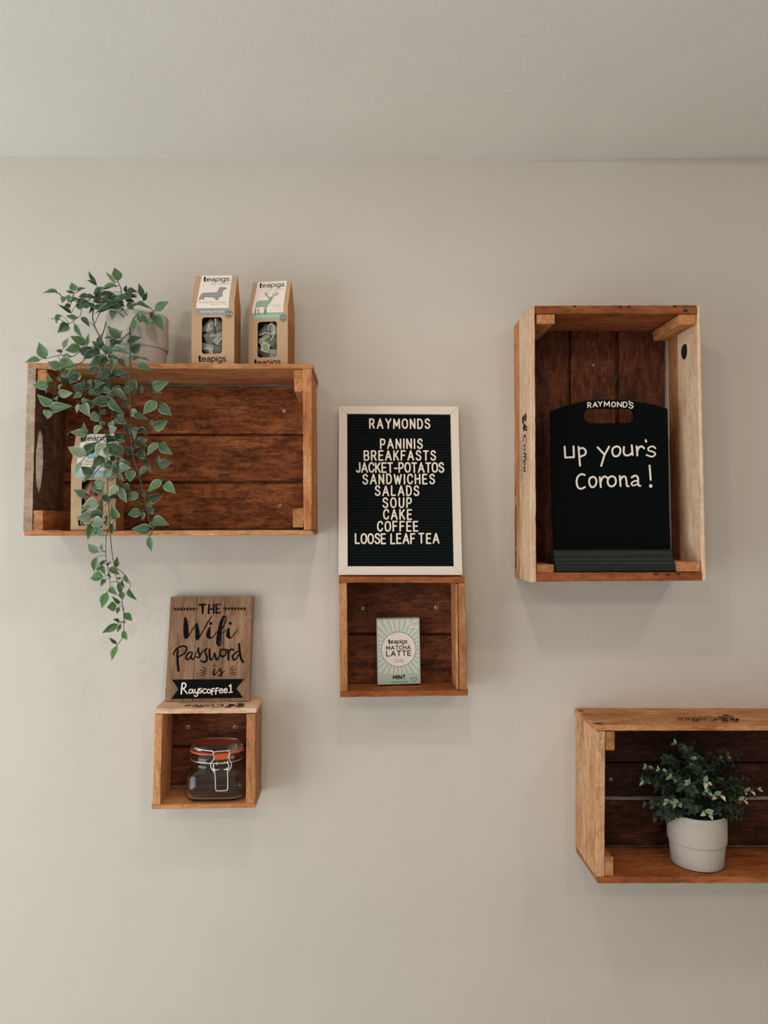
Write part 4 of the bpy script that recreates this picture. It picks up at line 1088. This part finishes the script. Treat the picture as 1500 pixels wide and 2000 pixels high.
def ringpts(z, f, a0, a1, n=40): return [Vector((f * kx_ * math.cos(R(a0 + (a1 - a0) * i / n)), (f + .02) * ky_ * math.sin(R(a0 + (a1 - a0) * i / n)), z)) for i in range(n + 1)]
tube('neck_wire', ringpts(.0885 * k_, .905, 0, 360), .0013, M_wire, J, 8, label='wire hoop round the neck')
tube('lid_wire', ringpts(zl + .0048, .895, 10, 240), .0013, M_wire, J, 8)
tube('lid_wire', ringpts(zl + .0048, .895, 300, 370), .0013, M_wire, J, 8)
kj = lambda x, y: P(370 + x / 11.766, 1420 + y / 11.766, .104)
invj = to_local(J)
def wirej(pts, dd=None, r=.0012, name='clasp_wire'):
    out = []
    for i, (x, y) in enumerate(pts):
        d = dd[i] if dd else .1055
        out.append(invj(P(370 + x / 11.766, 1420 + y / 11.766, d)))
    tube(name, [Vector(p) for p in smooth_pts([tuple(p) for p in out], 6)], r, M_wire, J, 8)
wirej([(120, 470), (260, 515), (400, 538), (520, 552), (552, 580), (545, 620), (570, 690), (560, 740), (510, 810), (490, 870), (510, 950), (550, 1000), (566, 985)], [.09, .098, .102, .106, .107, .107, .107, .1075, .108, .108, .109, .110, .110])
wirej([(566, 575), (660, 560), (780, 552), (890, 545), (930, 580), (925, 620), (905, 690), (915, 740), (955, 800), (968, 860), (955, 930), (925, 975), (900, 985)], [.107] * 13)
wirej([(555, 1045), (556, 900), (560, 850), (610, 830), (640, 862), (640, 800)], [.110, .109, .108, .108, .108, .108])
wirej([(905, 1010), (910, 900), (890, 850), (880, 770), (872, 830), (800, 800)], [.110, .109, .108, .108, .108, .108])
wirej([(640, 830), (750, 832), (872, 815)], [.107, .107, .107])
wirej([(680, 975), (600, 990), (580, 960), (590, 1100), (600, 1300), (605, 1420), (630, 1462), (740, 1465), (850, 1455), (880, 1410), (884, 1250), (880, 1080), (872, 935), (850, 975), (790, 972)], [.110] * 15, .0013)

# ============================================================ plants
def leaf_mat(name, base, margin, vein, trans=.25, rough=.5):
    m, nt, b = newmat(name); L = nt.links.new
    uv = N(nt, 'ShaderNodeUVMap'); sp = N(nt, 'ShaderNodeSeparateXYZ'); L(uv.outputs[0], sp.inputs[0])
    oi = N(nt, 'ShaderNodeObjectInfo')
    ab = N(nt, 'ShaderNodeMath', operation='ABSOLUTE'); L(sp.outputs[0], ab.inputs[0])
    # base tinted by object colour
    mul = N(nt, 'ShaderNodeMix', data_type='RGBA'); mul.blend_type = 'MULTIPLY'; mul.inputs[0].default_value = 1
    mul.inputs[6].default_value = base; L(oi.outputs['Color'], mul.inputs[7])
    # side veins: arcs running to the tip
    vm = N(nt, 'ShaderNodeMath', operation='MULTIPLY'); vm.inputs[1].default_value = 17; L(ab.outputs[0], vm.inputs[0])
    sn = N(nt, 'ShaderNodeMath', operation='SINE'); L(vm.outputs[0], sn.inputs[0])
    rv = ramp(nt, [(.2, (0, 0, 0, 1)), (.95, (1, 1, 1, 1))]); L(sn.outputs[0], rv.inputs[0])
    fv = N(nt, 'ShaderNodeMath', operation='MULTIPLY'); fv.inputs[1].default_value = .22; L(rv.outputs[0], fv.inputs[0])
    mx = N(nt, 'ShaderNodeMix', data_type='RGBA'); L(fv.outputs[0], mx.inputs[0]); L(mul.outputs[2], mx.inputs[6]); mx.inputs[7].default_value = vein
    # margin
    rm = ramp(nt, [(.74, (0, 0, 0, 1)), (.93, (.8, .8, .8, 1))]); L(ab.outputs[0], rm.inputs[0])
    mg = N(nt, 'ShaderNodeMix', data_type='RGBA'); L(rm.outputs[0], mg.inputs[0]); L(mx.outputs[2], mg.inputs[6]); mgm = N(nt, 'ShaderNodeMix', data_type='RGBA'); mgm.blend_type = 'MULTIPLY'; mgm.inputs[0].default_value = .55; mgm.inputs[6].default_value = margin; L(oi.outputs['Color'], mgm.inputs[7]); L(mgm.outputs[2], mg.inputs[7])
    L(mg.outputs[2], b.inputs['Base Color'])
    b.inputs['Roughness'].default_value = rough; b.inputs['Specular IOR Level'].default_value = .35
    return m
M_leaf = leaf_mat('variegated_leaf', srgb(88, 112, 86), srgb(154, 170, 148), srgb(128, 150, 126))
M_leaf2 = leaf_mat('small_potted_leaf', srgb(70, 100, 74), srgb(120, 134, 108), srgb(80, 110, 84))
M_stem = plain('vine_stem', srgb(62, 72, 54), .6)
M_pot = plain('pot_concrete', srgb(190, 180, 170), .85, spec=.15, var=.06, bump=.6, bscale=420)
M_soil = plain('potting_soil', srgb(40, 32, 26), .95, var=.4, bump=1, bscale=300)
def leaf_mesh(name, fold, curl, bulge=.38, tipc=1.0, mat=None, n=7, nx=4):
    """unit leaf: base at origin, tip at y=1, half width .5"""
    vs_, uvs, fs = [], [], []
    for j in range(n + 1):
        t = j / n
        wd = .5 * (math.sin(math.pi * t ** bulge_exp(bulge)) ** (.85)) * (1 - .45 * t ** 2.5) if 0 < t < 1 else 0.012
        for i in range(nx + 1):
            s = -1 + 2 * i / nx
            z = -fold * (abs(s)) * wd * 1.2 * -1 - curl * (t ** 2) * .5 + .02 * math.sin(t * 9 + s * 3)
            vs_.append((s * wd, t, z)); uvs.append((s, t))
    for j in range(n):
        for i in range(nx):
            a = j * (nx + 1) + i; fs.append((a, a + 1, a + nx + 2, a + nx + 1))
    me = bpy.data.meshes.new(name); me.from_pydata(vs_, [], fs)
    ul = me.uv_layers.new(name='UVMap')
    for p in me.polygons:
        p.use_smooth = True
        for li in p.loop_indices: ul.data[li].uv = uvs[me.loops[li].vertex_index]
    me.materials.append(mat or M_leaf); me.update(); return me
def bulge_exp(b): return math.log(.5) / math.log(b)
LM = [leaf_mesh('leaf', .35, .25, .36), leaf_mesh('leaf', .2, -.2, .40), leaf_mesh('leaf', .5, .45, .38), leaf_mesh('leaf', .1, .1, .42)]
def leaf_matrix(base, tip, width, tilt, lean=0.0):
    d = tip - base; L_ = d.length; y = d.normalized()
    n = (Vector((0, -1, .15)) - y * y.dot(Vector((0, -1, .15)))).normalized()
    n = Matrix.Rotation(tilt, 3, y) @ n
    x = y.cross(n).normalized()
    M = Matrix((x * width, y * L_, n * L_)).transposed().to_4x4()
    return Matrix.Translation(base) @ M

# ---- pot on crate A
def pot(parent, r_top, r_bot, h, zlip, mat):
    """lathe with a slightly wider upper band"""
    rm = r_bot + (r_top - r_bot) * .5
    prof = [(r_bot * .96, 0), (r_bot - .0006, .0006), (r_bot, .002), (rm, zlip - .004), (r_bot + (r_top - r_bot) * .5, zlip - .0012), (r_bot + (r_top - r_bot) * .5 - .0012, zlip - .0002), (r_bot + (r_top - r_bot) * .5 + .0022, zlip + .0004), (rm + .0030, zlip + .0012), (rm + .0032, zlip + .004), (r_top, h - .002), (r_top - .001, h), (r_top - .0035, h), (r_top - .005, h - .003), (r_top - .007, h - .018)]
    n = 56; vs_ = []
    for r_, z in prof:
        for i in range(n):
            a = 2 * math.pi * i / n; vs_.append((r_ * math.cos(a), r_ * math.sin(a), z))
    fs = [(k * n + i, k * n + (i + 1) % n, (k + 1) * n + (i + 1) % n, (k + 1) * n + i) for k in range(len(prof) - 1) for i in range(n)] + [tuple(range(n))]
    o = obj('pot', vs_, fs, mat, parent, label='pale concrete-look pot')
    for p in o.data.polygons: p.use_smooth = len(p.vertices) == 4
    e = [i for i in range(n)]
    m = 24; rs = r_top - .0065
    sv = [Vector((0, 0, h - .010))] + [Vector((rs * k / 3 * math.cos(2 * math.pi * i / m), rs * k / 3 * math.sin(2 * math.pi * i / m), h - .012 + random.uniform(-.002, .002))) for k in (1, 2, 3) for i in range(m)]
    sf = [(0, 1 + i, 1 + (i + 1) % m) for i in range(m)] + [(1 + k * m + i, 1 + k * m + (i + 1) % m, 1 + (k + 1) * m + (i + 1) % m, 1 + (k + 1) * m + i) for k in (0, 1) for i in range(m)]
    obj('soil', sv, sf, M_soil, parent)
    for p in o.data.polygons:
        pass
dp1 = .100
pc = P(268.5, 660, dp1); zA1 = P(268, 709, dA).z + .0015
PL = thing('trailing_plant', 'trailing variegated plant in a pale pot, vines hanging in front of the wide crate', 'plant', (pc.x, -dp1, zA1))
hp = P(268, 606, dp1 + .055).z - zA1
rp = (P(327.5, 640, dp1).x - P(209.5, 640, dp1).x) / 2
pot(PL, rp, rp * .90, hp, hp * .36, M_pot)
invp = to_local(PL)
K = 1500 / 350.0
Q = lambda x, y: (20 + x / K, 500 + y / K)
def depth(py):
    """how far in front of the wall the foliage hangs at image row py"""
    if py < 640: return .150
    if py < 705: return .150 + (py - 640) / 65 * .052
    return .205
VINES = [
 ([(1000, 440), (1004, 520), (1003, 640), (1004, 800), (1000, 1000), (1003, 1200), (1010, 1400), (1012, 1520), (1030, 1680), (1070, 1800), (1110, 1960), (1145, 2100), (1160, 2200), (1192, 2290), (1165, 2345)], .0016, .020),
 ([(700, 440), (690, 520), (720, 620), (775, 720), (800, 820), (770, 940), (745, 1100), (748, 1250), (765, 1380), (800, 1500), (812, 1640), (815, 1900), (826, 2100), (832, 2250), (848, 2450), (868, 2580), (885, 2680), (920, 2830), (942, 2920), (950, 3040), (945, 3180), (890, 3262)], .0013, .010),
 ([(820, 470), (790, 600), (765, 700), (800, 780), (845, 880), (850, 1050), (860, 1200), (850, 1350), (835, 1500), (880, 1620), (905, 1750), (900, 1900), (880, 2120), (870, 2220), (810, 2320), (800, 2480), (812, 2600), (832, 2700), (835, 2780), (805, 2825)], .0011, .000),
 ([(860, 430), (760, 320), (700, 340), (640, 380), (600, 430), (585, 500), (545, 530), (485, 575)], .0011, .0),
 ([(700, 400), (590, 400), (500, 350), (440, 340), (400, 310)], .0010, .0),
 ([(820, 400), (740, 280), (720, 240)], .001, -.01), ([(900, 420), (930, 300), (905, 220), (890, 170)], .0012, .0),
 ([(980, 430), (1050, 400), (1120, 370), (1130, 330)], .001, -.01), ([(1000, 430), (1100, 400), (1180, 440), (1195, 480), (1210, 460)], .0011, .0),
 ([(800, 790), (680, 760), (600, 790), (510, 845), (420, 830), (300, 860)], .0011, .004),
 ([(700, 800), (640, 830), (600, 890), (460, 940), (400, 1020), (375, 1100), (360, 1190), (355, 1260)], .0011, .006),
 ([(790, 1000), (720, 1080), (640, 1150), (590, 1210), (540, 1260), (500, 1280)], .001, .008),
 ([(1000, 640), (940, 690), (900, 730), (850, 740), (790, 790)], .0011, .008),
 ([(1005, 900), (1050, 1000), (1120, 1100), (1200, 1180), (1250, 1230)], .001, .004),
 ([(1003, 1280), (1080, 1330), (1150, 1420), (1200, 1460)], .001, .004),
 ([(1012, 1500), (1100, 1580), (1180, 1600), (1240, 1560)], .001, .004), ([(1030, 1660), (1120, 1680), (1200, 1740), (1240, 1790), (1300, 1890)], .001, .004),
 ([(770, 1380), (720, 1440), (650, 1500)], .001, .004), ([(800, 1500), (760, 1540), (700, 1620), (630, 1680), (600, 1720)], .001, .006),
 ([(815, 1680), (760, 1760), (700, 1830), (690, 1900), (670, 1990), (630, 2050)], .001, .006), ([(880, 1960), (850, 2030), (790, 2090), (720, 2160)], .001, .010),
 ([(870, 2580), (900, 2620), (930, 2640), (975, 2690), (1005, 2740), (995, 2800)], .001, .0), ([(905, 1750), (920, 1850), (925, 1940)], .001, .006),
]
vine_pts = []
for pts, r_, extra in VINES:
    w3 = []
    for k, (x, y) in enumerate(pts):
        px, py = Q(x, y)
        d = depth(py) + extra
        if k == 0 and y < 480: d = .115
        if k == 1 and y < 700 and pts[0][1] < 480: d = max(.125, depth(py) - .012)
        w3.append(tuple(P(px, py, d)))
    sm3 = [Vector(p) for p in smooth_pts(w3, 5)]
    tube('stem', [invp(p) for p in sm3], r_, M_stem, PL, 6, r1=r_ * .55)
    vine_pts += sm3
LV = """
905 205 875 95 75 b|880 225 800 130 35 p|720 215 645 125 30 d|725 245 640 195 28 d|895 255 735 280 52 b|545 290 515 220 65 m|560 300 625 262 35 d|535 305 460 293 22 d|400 310 268 297 42 m|495 325 485 390 45 b|465 348 425 390 52 m|570 360 490 385 42 m|655 330 570 345 40 d|505 410 450 425 35 m|555 430 620 400 45 m|510 480 400 400 28 m|430 495 370 565 45 m|485 570 400 640 68 b|385 522 330 530 9 p|600 510 670 605 42 d|560 520 465 500 38 m|540 570 612 685 45 b|970 310 975 240 35 d|985 285 1065 300 38 d|1120 355 1070 225 45 d|1115 375 1148 300 28 d|1210 455 1335 380 65 m|1205 500 1285 620 85 b|1185 470 1190 570 30 d|1100 495 1180 585 45 d|1060 480 1135 470 35 m|1065 490 1100 560 30 d|990 385 1040 480 45 m|1040 535 1028 635 55 b|1050 400 1165 430 45 d|880 445 695 455 52 d|880 460 845 525 60 m|690 400 600 440 45 d|750 330 840 300 42 d|880 320 865 390 35 d|700 370 780 400 42 d|820 340 900 380 42 d|930 350 1000 330 40 d|900 400 960 420 40 d|850 390 800 430 36 d|760 300 690 330 40 d|640 340 720 350 36 d|780 420 850 420 34 d|960 360 1040 380 36 d|720 420 660 470 36 d|1000 330 1060 345 30 d
910 690 820 585 72 m|925 690 930 615 26 m|850 690 778 680 28 d|635 745 505 665 80 b|645 745 655 650 28 m|445 770 495 685 40 p|440 800 382 792 25 d|590 770 455 785 75 b|575 790 760 820 80 d|745 760 680 712 35 d|295 860 245 725 80 b|250 870 118 885 48 p|505 840 415 860 55 p|415 870 565 940 92 b|420 925 310 890 68 m|812 850 660 930 90 d|850 760 832 840 36 b|860 790 985 800 60 m|980 720 1105 690 80 d|1020 810 1092 730 60 d|840 740 900 700 50 d|1060 910 1180 945 60 m|1030 870 1100 840 35 d|1100 860 1165 870 20 d|852 870 842 985 36 b|865 960 995 1010 70 d|830 960 715 1010 60 d|750 950 630 975 52 d|560 960 495 1070 88 b|500 1000 420 1005 60 p|460 940 420 1000 30 m|400 1010 418 1048 25 p|320 1080 185 1080 70 b|350 1050 300 990 42 b|335 1080 290 1145 40 m|400 1110 430 1075 32 m|400 1150 530 1145 60 p|350 1240 218 1165 68 b|350 1280 350 1195 62 b|385 1215 395 1170 32 p|345 1285 505 1250 75 m|330 1290 305 1365 72 b|570 1235 555 1315 36 p|605 1235 660 1340 72 p|600 1225 655 1200 36 m|615 1120 612 1030 36 d|600 1145 525 1190 42 m|620 1130 505 1080 72 d|710 1120 660 1165 50 d
865 1120 720 1060 80 d|775 1110 665 1160 52 d|870 1160 905 1075 42 m|870 1165 785 1180 42 m|860 1150 975 1190 72 d|840 1190 935 1325 66 m|830 1225 675 1225 92 d|700 1215 630 1280 60 d|745 1330 665 1370 72 m|1000 1040 1040 1150 80 d|1180 1080 1175 1010 26 d|1195 1110 1325 1050 70 m|1190 1125 1280 1150 26 d|1095 1090 1100 1160 26 d|1225 1215 1115 1330 80 m|1260 1240 1350 1340 80 m|1005 1290 1085 1350 56 p|1000 1280 1015 1240 20 d|1190 1425 1190 1365 32 m|1195 1440 1320 1380 70 m|1090 1440 1025 1520 62 m|1120 1440 1130 1500 26 d|980 1420 990 1500 62 d|770 1430 690 1500 56 p|830 1470 900 1435 66 p|835 1440 865 1370 42 p|650 1500 500 1465 78 p|645 1480 608 1395 46 m|620 1520 590 1560 36 m|630 1675 480 1595 82 p|640 1660 725 1550 76 d|722 1620 640 1665 32 m|805 1580 695 1680 72 p|815 1590 825 1710 52 p|820 1570 935 1685 92 d|905 1540 965 1550 32 m|790 1420 740 1385 40 m|860 1400 940 1370 50 d|760 1290 800 1330 40 d|900 1300 950 1350 46 d|930 1240 990 1260 44 d
1240 1560 1140 1665 76 m|1260 1565 1350 1665 76 m|1145 1685 1055 1665 56 m|1240 1730 1240 1670 30 m|1245 1765 1355 1715 66 m|1150 1725 1090 1730 36 d|1145 1760 1085 1845 52 m|1160 1760 1175 1820 22 d|1275 1880 1155 1980 80 b|1300 1890 1380 1990 72 b|1155 2045 1285 2000 62 d|1075 1985 980 2045 66 m|1130 2020 1120 1960 30 d|1080 2090 1055 2050 30 d|1155 2060 1180 2105 50 m|1095 2140 980 2165 66 d|1110 2140 1105 2220 30 m|1155 2150 1205 2105 50 d|1190 2220 1325 2240 76 m|1180 2220 1205 2285 50 m|1170 2300 1020 2280 78 m|1165 2350 1185 2475 50 m|1040 1600 1100 1560 40 d|1050 1850 1000 1800 50 d
595 1725 550 1830 62 p|690 1825 590 1765 72 d|680 1845 608 1885 36 m|790 1690 680 1765 82 d|700 1750 690 1810 36 d|835 1735 780 1750 42 p|840 1780 775 1860 52 p|845 1770 850 1840 42 p|900 1780 905 1712 42 m|910 1790 1000 1765 72 p|905 1730 1010 1740 62 d|905 1820 945 1880 30 p|1010 1790 1005 1900 70 m|910 1925 820 2015 72 p|925 1940 970 2070 56 p|905 2015 820 2030 46 d|638 2005 530 1955 62 m|780 1910 700 1940 62 p|710 1920 785 1995 82 p|700 1900 785 1885 30 m|740 2065 605 2090 88 p|640 2070 600 2140 52 m|770 2195 620 2140 76 m|685 2190 555 2190 90 p|690 2220 790 2250 80 p|680 2255 650 2370 62 b|690 2265 800 2350 76 m|845 2240 850 2330 36 d|885 2200 850 2090 64 b|800 2220 815 2170 42 d|950 1910 1000 1960 62 d|960 1940 1000 2000 50 d|780 2000 830 2060 60 d
740 2480 640 2405 62 p|770 2470 775 2400 36 p|725 2520 695 2650 52 p|800 2550 735 2590 22 d|745 2590 740 2660 30 p|760 2590 795 2670 36 b|780 2685 660 2690 76 B|795 2705 755 2765 36 b|820 2590 835 2560 18 d|825 2650 845 2700 25 m|830 2610 915 2665 52 b|890 2600 895 2515 36 m|895 2700 935 2695 20 m|940 2710 955 2785 14 m|955 2670 1000 2745 36 m|990 2790 1050 2885 40 b|915 2730 925 2840 42 b|930 2810 945 2875 48 b|838 2775 890 2835 48 b|810 2820 770 2950 66 B|910 2910 855 2850 30 m|890 2930 808 2940 68 B|910 2940 890 2995 28 m|950 2980 960 2940 25 m|955 2990 1020 3055 52 B|915 3060 855 3040 28 m|900 3080 770 3150 56 b|925 3080 895 3150 28 m|955 3050 970 3080 12 m|942 3140 985 3215 50 B|890 3245 828 3195 26 d|895 3265 855 3390 62 B
"""
rfl = random.Random(21)
fill = []
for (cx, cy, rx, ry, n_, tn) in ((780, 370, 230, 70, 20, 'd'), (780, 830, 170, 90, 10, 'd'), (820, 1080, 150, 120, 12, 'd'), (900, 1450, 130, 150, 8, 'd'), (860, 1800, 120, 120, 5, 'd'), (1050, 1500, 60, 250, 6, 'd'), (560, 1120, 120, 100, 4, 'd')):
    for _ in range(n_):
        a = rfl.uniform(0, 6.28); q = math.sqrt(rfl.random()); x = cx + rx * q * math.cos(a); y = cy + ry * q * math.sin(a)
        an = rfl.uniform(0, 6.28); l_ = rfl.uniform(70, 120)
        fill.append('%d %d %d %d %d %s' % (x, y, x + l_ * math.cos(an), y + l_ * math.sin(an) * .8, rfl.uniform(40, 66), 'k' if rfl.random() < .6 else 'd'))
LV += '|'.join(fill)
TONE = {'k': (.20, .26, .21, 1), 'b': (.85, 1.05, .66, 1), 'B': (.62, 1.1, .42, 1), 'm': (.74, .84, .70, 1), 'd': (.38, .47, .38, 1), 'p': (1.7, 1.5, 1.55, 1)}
rl = random.Random(11)
pet_v, pet_f = [], []
for item in LV.replace('\n', '|').split('|'):
    it = item.split()
    if len(it) < 6: continue
    bx, by, tx, ty, lw = map(float, it[:5]); tone = it[5]
    pb, pt = Q(bx, by), Q(tx, ty)
    pot_zone = pb[0] > 200 and 590 < pb[1] < 706
    db = depth(pb[1]) + rl.uniform(-.004, .022) - (.012 if tone == 'd' else 0)
    if pb[1] < 600 and tone == 'd': db = rl.uniform(.06, .16)
    if pot_zone: db = max(db, .172 + rl.uniform(0, .012))
    if 600 < pb[1] < 712 and pb[0] < 200: db = rl.uniform(.12, .19)
    if max(pb[1], pt[1]) > 694: db = max(db, .197)
    if pb[1] > 1050: db = rl.uniform(.19, .212)
    dt = db + rl.uniform(-.004, .016)
    if max(pb[1], pt[1]) > 694: dt = max(dt, .197)
    b3, t3 = P(*pb, db), P(*pt, dt)
    wm = lw / K / F * (1.72 - db) * 1.28
    M = leaf_matrix(invp(b3), invp(t3), wm, R(rl.uniform(-32, 32)))
    o = link('leaf', rl.choice(LM), PL, None, M)
    c = TONE[tone]; k = rl.uniform(.85, 1.15); o.color = (c[0] * k, c[1] * k, c[2] * k, 1)
    # petiole to the nearest vine
    v = min(vine_pts, key=lambda q: (q - b3).length)
    if .002 < (v - b3).length < .05:
        mid = (v + b3) / 2 + Vector((0, -.002, .002))
        pts = [invp(p) for p in (v, mid, b3, b3 + (t3 - b3) * .12)]
        m = len(pts); n = 5; base = len(pet_v)
        for i, p in enumerate(pts):
            t = (pts[min(i + 1, m - 1)] - pts[max(i - 1, 0)]).normalized(); a = t.cross(Vector((.1, 1, .2))).normalized(); b_ = t.cross(a)
            for q in range(n):
                an = 2 * math.pi * q / n; pet_v.append(p + (a * math.cos(an) + b_ * math.sin(an)) * .0006)
        pet_f += [(base + i * n + q, base + i * n + (q + 1) % n, base + (i + 1) * n + (q + 1) % n, base + (i + 1) * n + q) for i in range(m - 1) for q in range(n)]
o = obj('petioles', pet_v, pet_f, M_stem, PL, smooth=True); o['kind'] = 'stuff'

# ---- plant in crate E
zE = P(1362, 1713, dE).z + .0018
dpE = .084
pe = P(1361, 1650, dpE)
PE = thing('potted_plant', 'bushy small-leaved plant with pale leaf tips in a pale pot inside the lower right crate', 'plant', (pe.x, -dpE, zE))
rE = (P(1419.5, 1620, dpE).x - P(1303, 1620, dpE).x) / 2 * .93
hE = P(1362, 1603, dpE + .06).z - zE
pot(PE, rE, rE * .88, hE, hE * .44, M_pot)
for o in PE.children:
    if o.name.startswith('pot') and 'label' in o: pass
inve = to_local(PE)
SM = [leaf_mesh('leaf', .35, .3, .5, mat=M_leaf2, n=5, nx=2), leaf_mesh('leaf', .15, -.2, .48, mat=M_leaf2, n=5, nx=2)]
re_ = random.Random(5)
z3 = lambda x, y: (1230 + x / 5.5556, 1420 + y / 5.5556)
top = P(1362, 1603, dpE)
sprigs = []
tips = [((840, 600), .150, 2, 1.2), ((980, 745), .158, 2, 1.25), ((862, 950), .160, 2, 1.3), ((640, 610), .14, 1, 1.1), ((450, 545), .13, 1, 1.1), ((400, 815), .15, 1, 1.1), ((500, 830), .152, 1, 1.1), ((1235, 800), .15, 2, 1.1), ((1310, 700), .14, 2, 1.0), ((1385, 670), .13, 2, 1.0),
        ((1050, 320), .12, 1, 1.1), ((500, 185), .10, 1, 1.0), ((680, 350), .12, 1, 1.1), ((180, 430), .10, 1, .9), ((320, 460), .12, 1, .9), ((150, 600), .11, 1, .9), ((560, 660), .15, 0, 1.3), ((690, 690), .155, 0, 1.2), ((850, 715), .158, 1, .9), ((620, 840), .156, 0, 1.2),
        ((180, 830), .12, 0, 1.0), ((270, 850), .14, 0, 1.1), ((1190, 640), .13, 0, 1.1), ((1060, 880), .15, 0, 1.2), ((1130, 560), .12, 0, 1.0), ((850, 290), .10, 0, 1.0), ((1200, 300), .09, 0, .9), ((600, 240), .10, 1, 1.0), ((930, 400), .12, 0, 1.1), ((760, 460), .13, 0, 1.1),
        ((420, 970), .15, 0, 1.2), ((700, 900), .160, 0, 1.2), ((1180, 900), .14, 0, 1.1)]
for (q, d, tone, s_) in tips: sprigs.append((P(*z3(*q), d), tone, s_, True))
for _ in range(46):
    a = re_.uniform(0, 2 * math.pi); rr_ = re_.uniform(.75, 1.0)
    sprigs.append((P(1362 + 84 * rr_ * math.cos(a), 1590 + 8 * math.sin(a * 3), re_.uniform(.06, .155)), 0, 1.0, False))
for _ in range(110):
    a = re_.uniform(0, 2 * math.pi); r_ = math.sqrt(re_.random())
    q = (1362 + 112 * r_ * math.cos(a), 1532 - 78 * r_ * math.sin(a))
    sprigs.append((P(*q, re_.uniform(.035, .135)), 0, 1.0, False))
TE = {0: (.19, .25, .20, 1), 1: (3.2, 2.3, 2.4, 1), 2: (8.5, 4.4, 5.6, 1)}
fv, ff, fuv = [], [], []
n_leaf = 0
for tip, tone, s_, ind in sprigs:
    root = top + Vector((re_.uniform(-.035, .035), re_.uniform(-.03, .03), -.008))
    d = tip - root
    ctrl = root + Vector((d.x * .3, d.y * .3, max(.02, d.z * .7 + .02)))
    pts = []
    for i in range(9):
        t = i / 8; pts.append(root * (1 - t) ** 2 + ctrl * 2 * t * (1 - t) + tip * t * t)
    if ind: st_o = tube('sprig', [inve(p) for p in pts], .0008, M_stem, PE, 5, r1=.0005)
    else:
        pl = [inve(p) for p in pts]; b0 = len(fv)
        for p in pl:
            for q in range(3): fv.append(p + Vector((math.cos(q * 2.09) * .0006, math.sin(q * 2.09) * .0006, 0))); fuv.append((.3, .5))
        for i in range(8):
            for q in range(3): ff.append((b0 + i * 3 + q, b0 + i * 3 + (q + 1) % 3, b0 + i * 3 + 3 + (q + 1) % 3, b0 + i * 3 + 3 + q))
    pairs = 4 if ind else 6
    for k in range(pairs):
        t = 1 - .11 * k if ind else 1 - .1 * k
        i = t * 8; i0 = min(7, int(i)); p = pts[i0].lerp(pts[i0 + 1], i - i0)
        ax = (pts[i0 + 1] - pts[i0]).normalized()
        phi = k * math.pi / 2 + re_.uniform(-.4, .4)
        e1 = ax.cross(Vector((.2, .9, .1))).normalized(); e2 = ax.cross(e1)
        for sg in (1, -1):
            out = (e1 * math.cos(phi) + e2 * math.sin(phi)) * sg
            L_ = (.0115 if k == 0 else .0135) * s_ * re_.uniform(.85, 1.15)
            tipd = (out * (.8 if k else .7) + ax * (.45 if k else .7)).normalized()
            if tone == 2 and k == 0: tipd = (tipd + Vector((0, -.35, 0))).normalized()
            tp = p + tipd * L_
            if tp.y > -.030: tp.y = -.030
            y = tipd; nn = (ax + Vector((0, -.6, .3))).normalized(); x = y.cross(nn).normalized(); nn = x.cross(y)
            w_ = L_ * .62
            M = Matrix.Translation(inve(p)) @ Matrix((x * w_, y * L_, nn * L_)).transposed().to_4x4()
            tn = tone if (k == 0 or (k == 1 and tone == 2 and sg > 0)) else (1 if (tone and k == 1) else 0)
            if ind:
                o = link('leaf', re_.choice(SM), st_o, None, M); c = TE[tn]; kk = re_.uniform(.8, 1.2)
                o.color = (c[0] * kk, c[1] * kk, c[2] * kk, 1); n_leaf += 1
            else:
                me = re_.choice(SM); b0 = len(fv)
                for v in me.vertices:
                    w3 = M @ v.co; w3.y = min(w3.y, dpE - .021); fv.append(w3)
                uvl = me.uv_layers[0].data; tmp = {}
                for pl_ in me.polygons:
                    for li in pl_.loop_indices: tmp[me.loops[li].vertex_index] = tuple(uvl[li].uv)
                for vi in range(len(me.vertices)): fuv.append(tmp.get(vi, (0, 0)))
                for pl_ in me.polygons: ff.append(tuple(b0 + q for q in pl_.vertices))
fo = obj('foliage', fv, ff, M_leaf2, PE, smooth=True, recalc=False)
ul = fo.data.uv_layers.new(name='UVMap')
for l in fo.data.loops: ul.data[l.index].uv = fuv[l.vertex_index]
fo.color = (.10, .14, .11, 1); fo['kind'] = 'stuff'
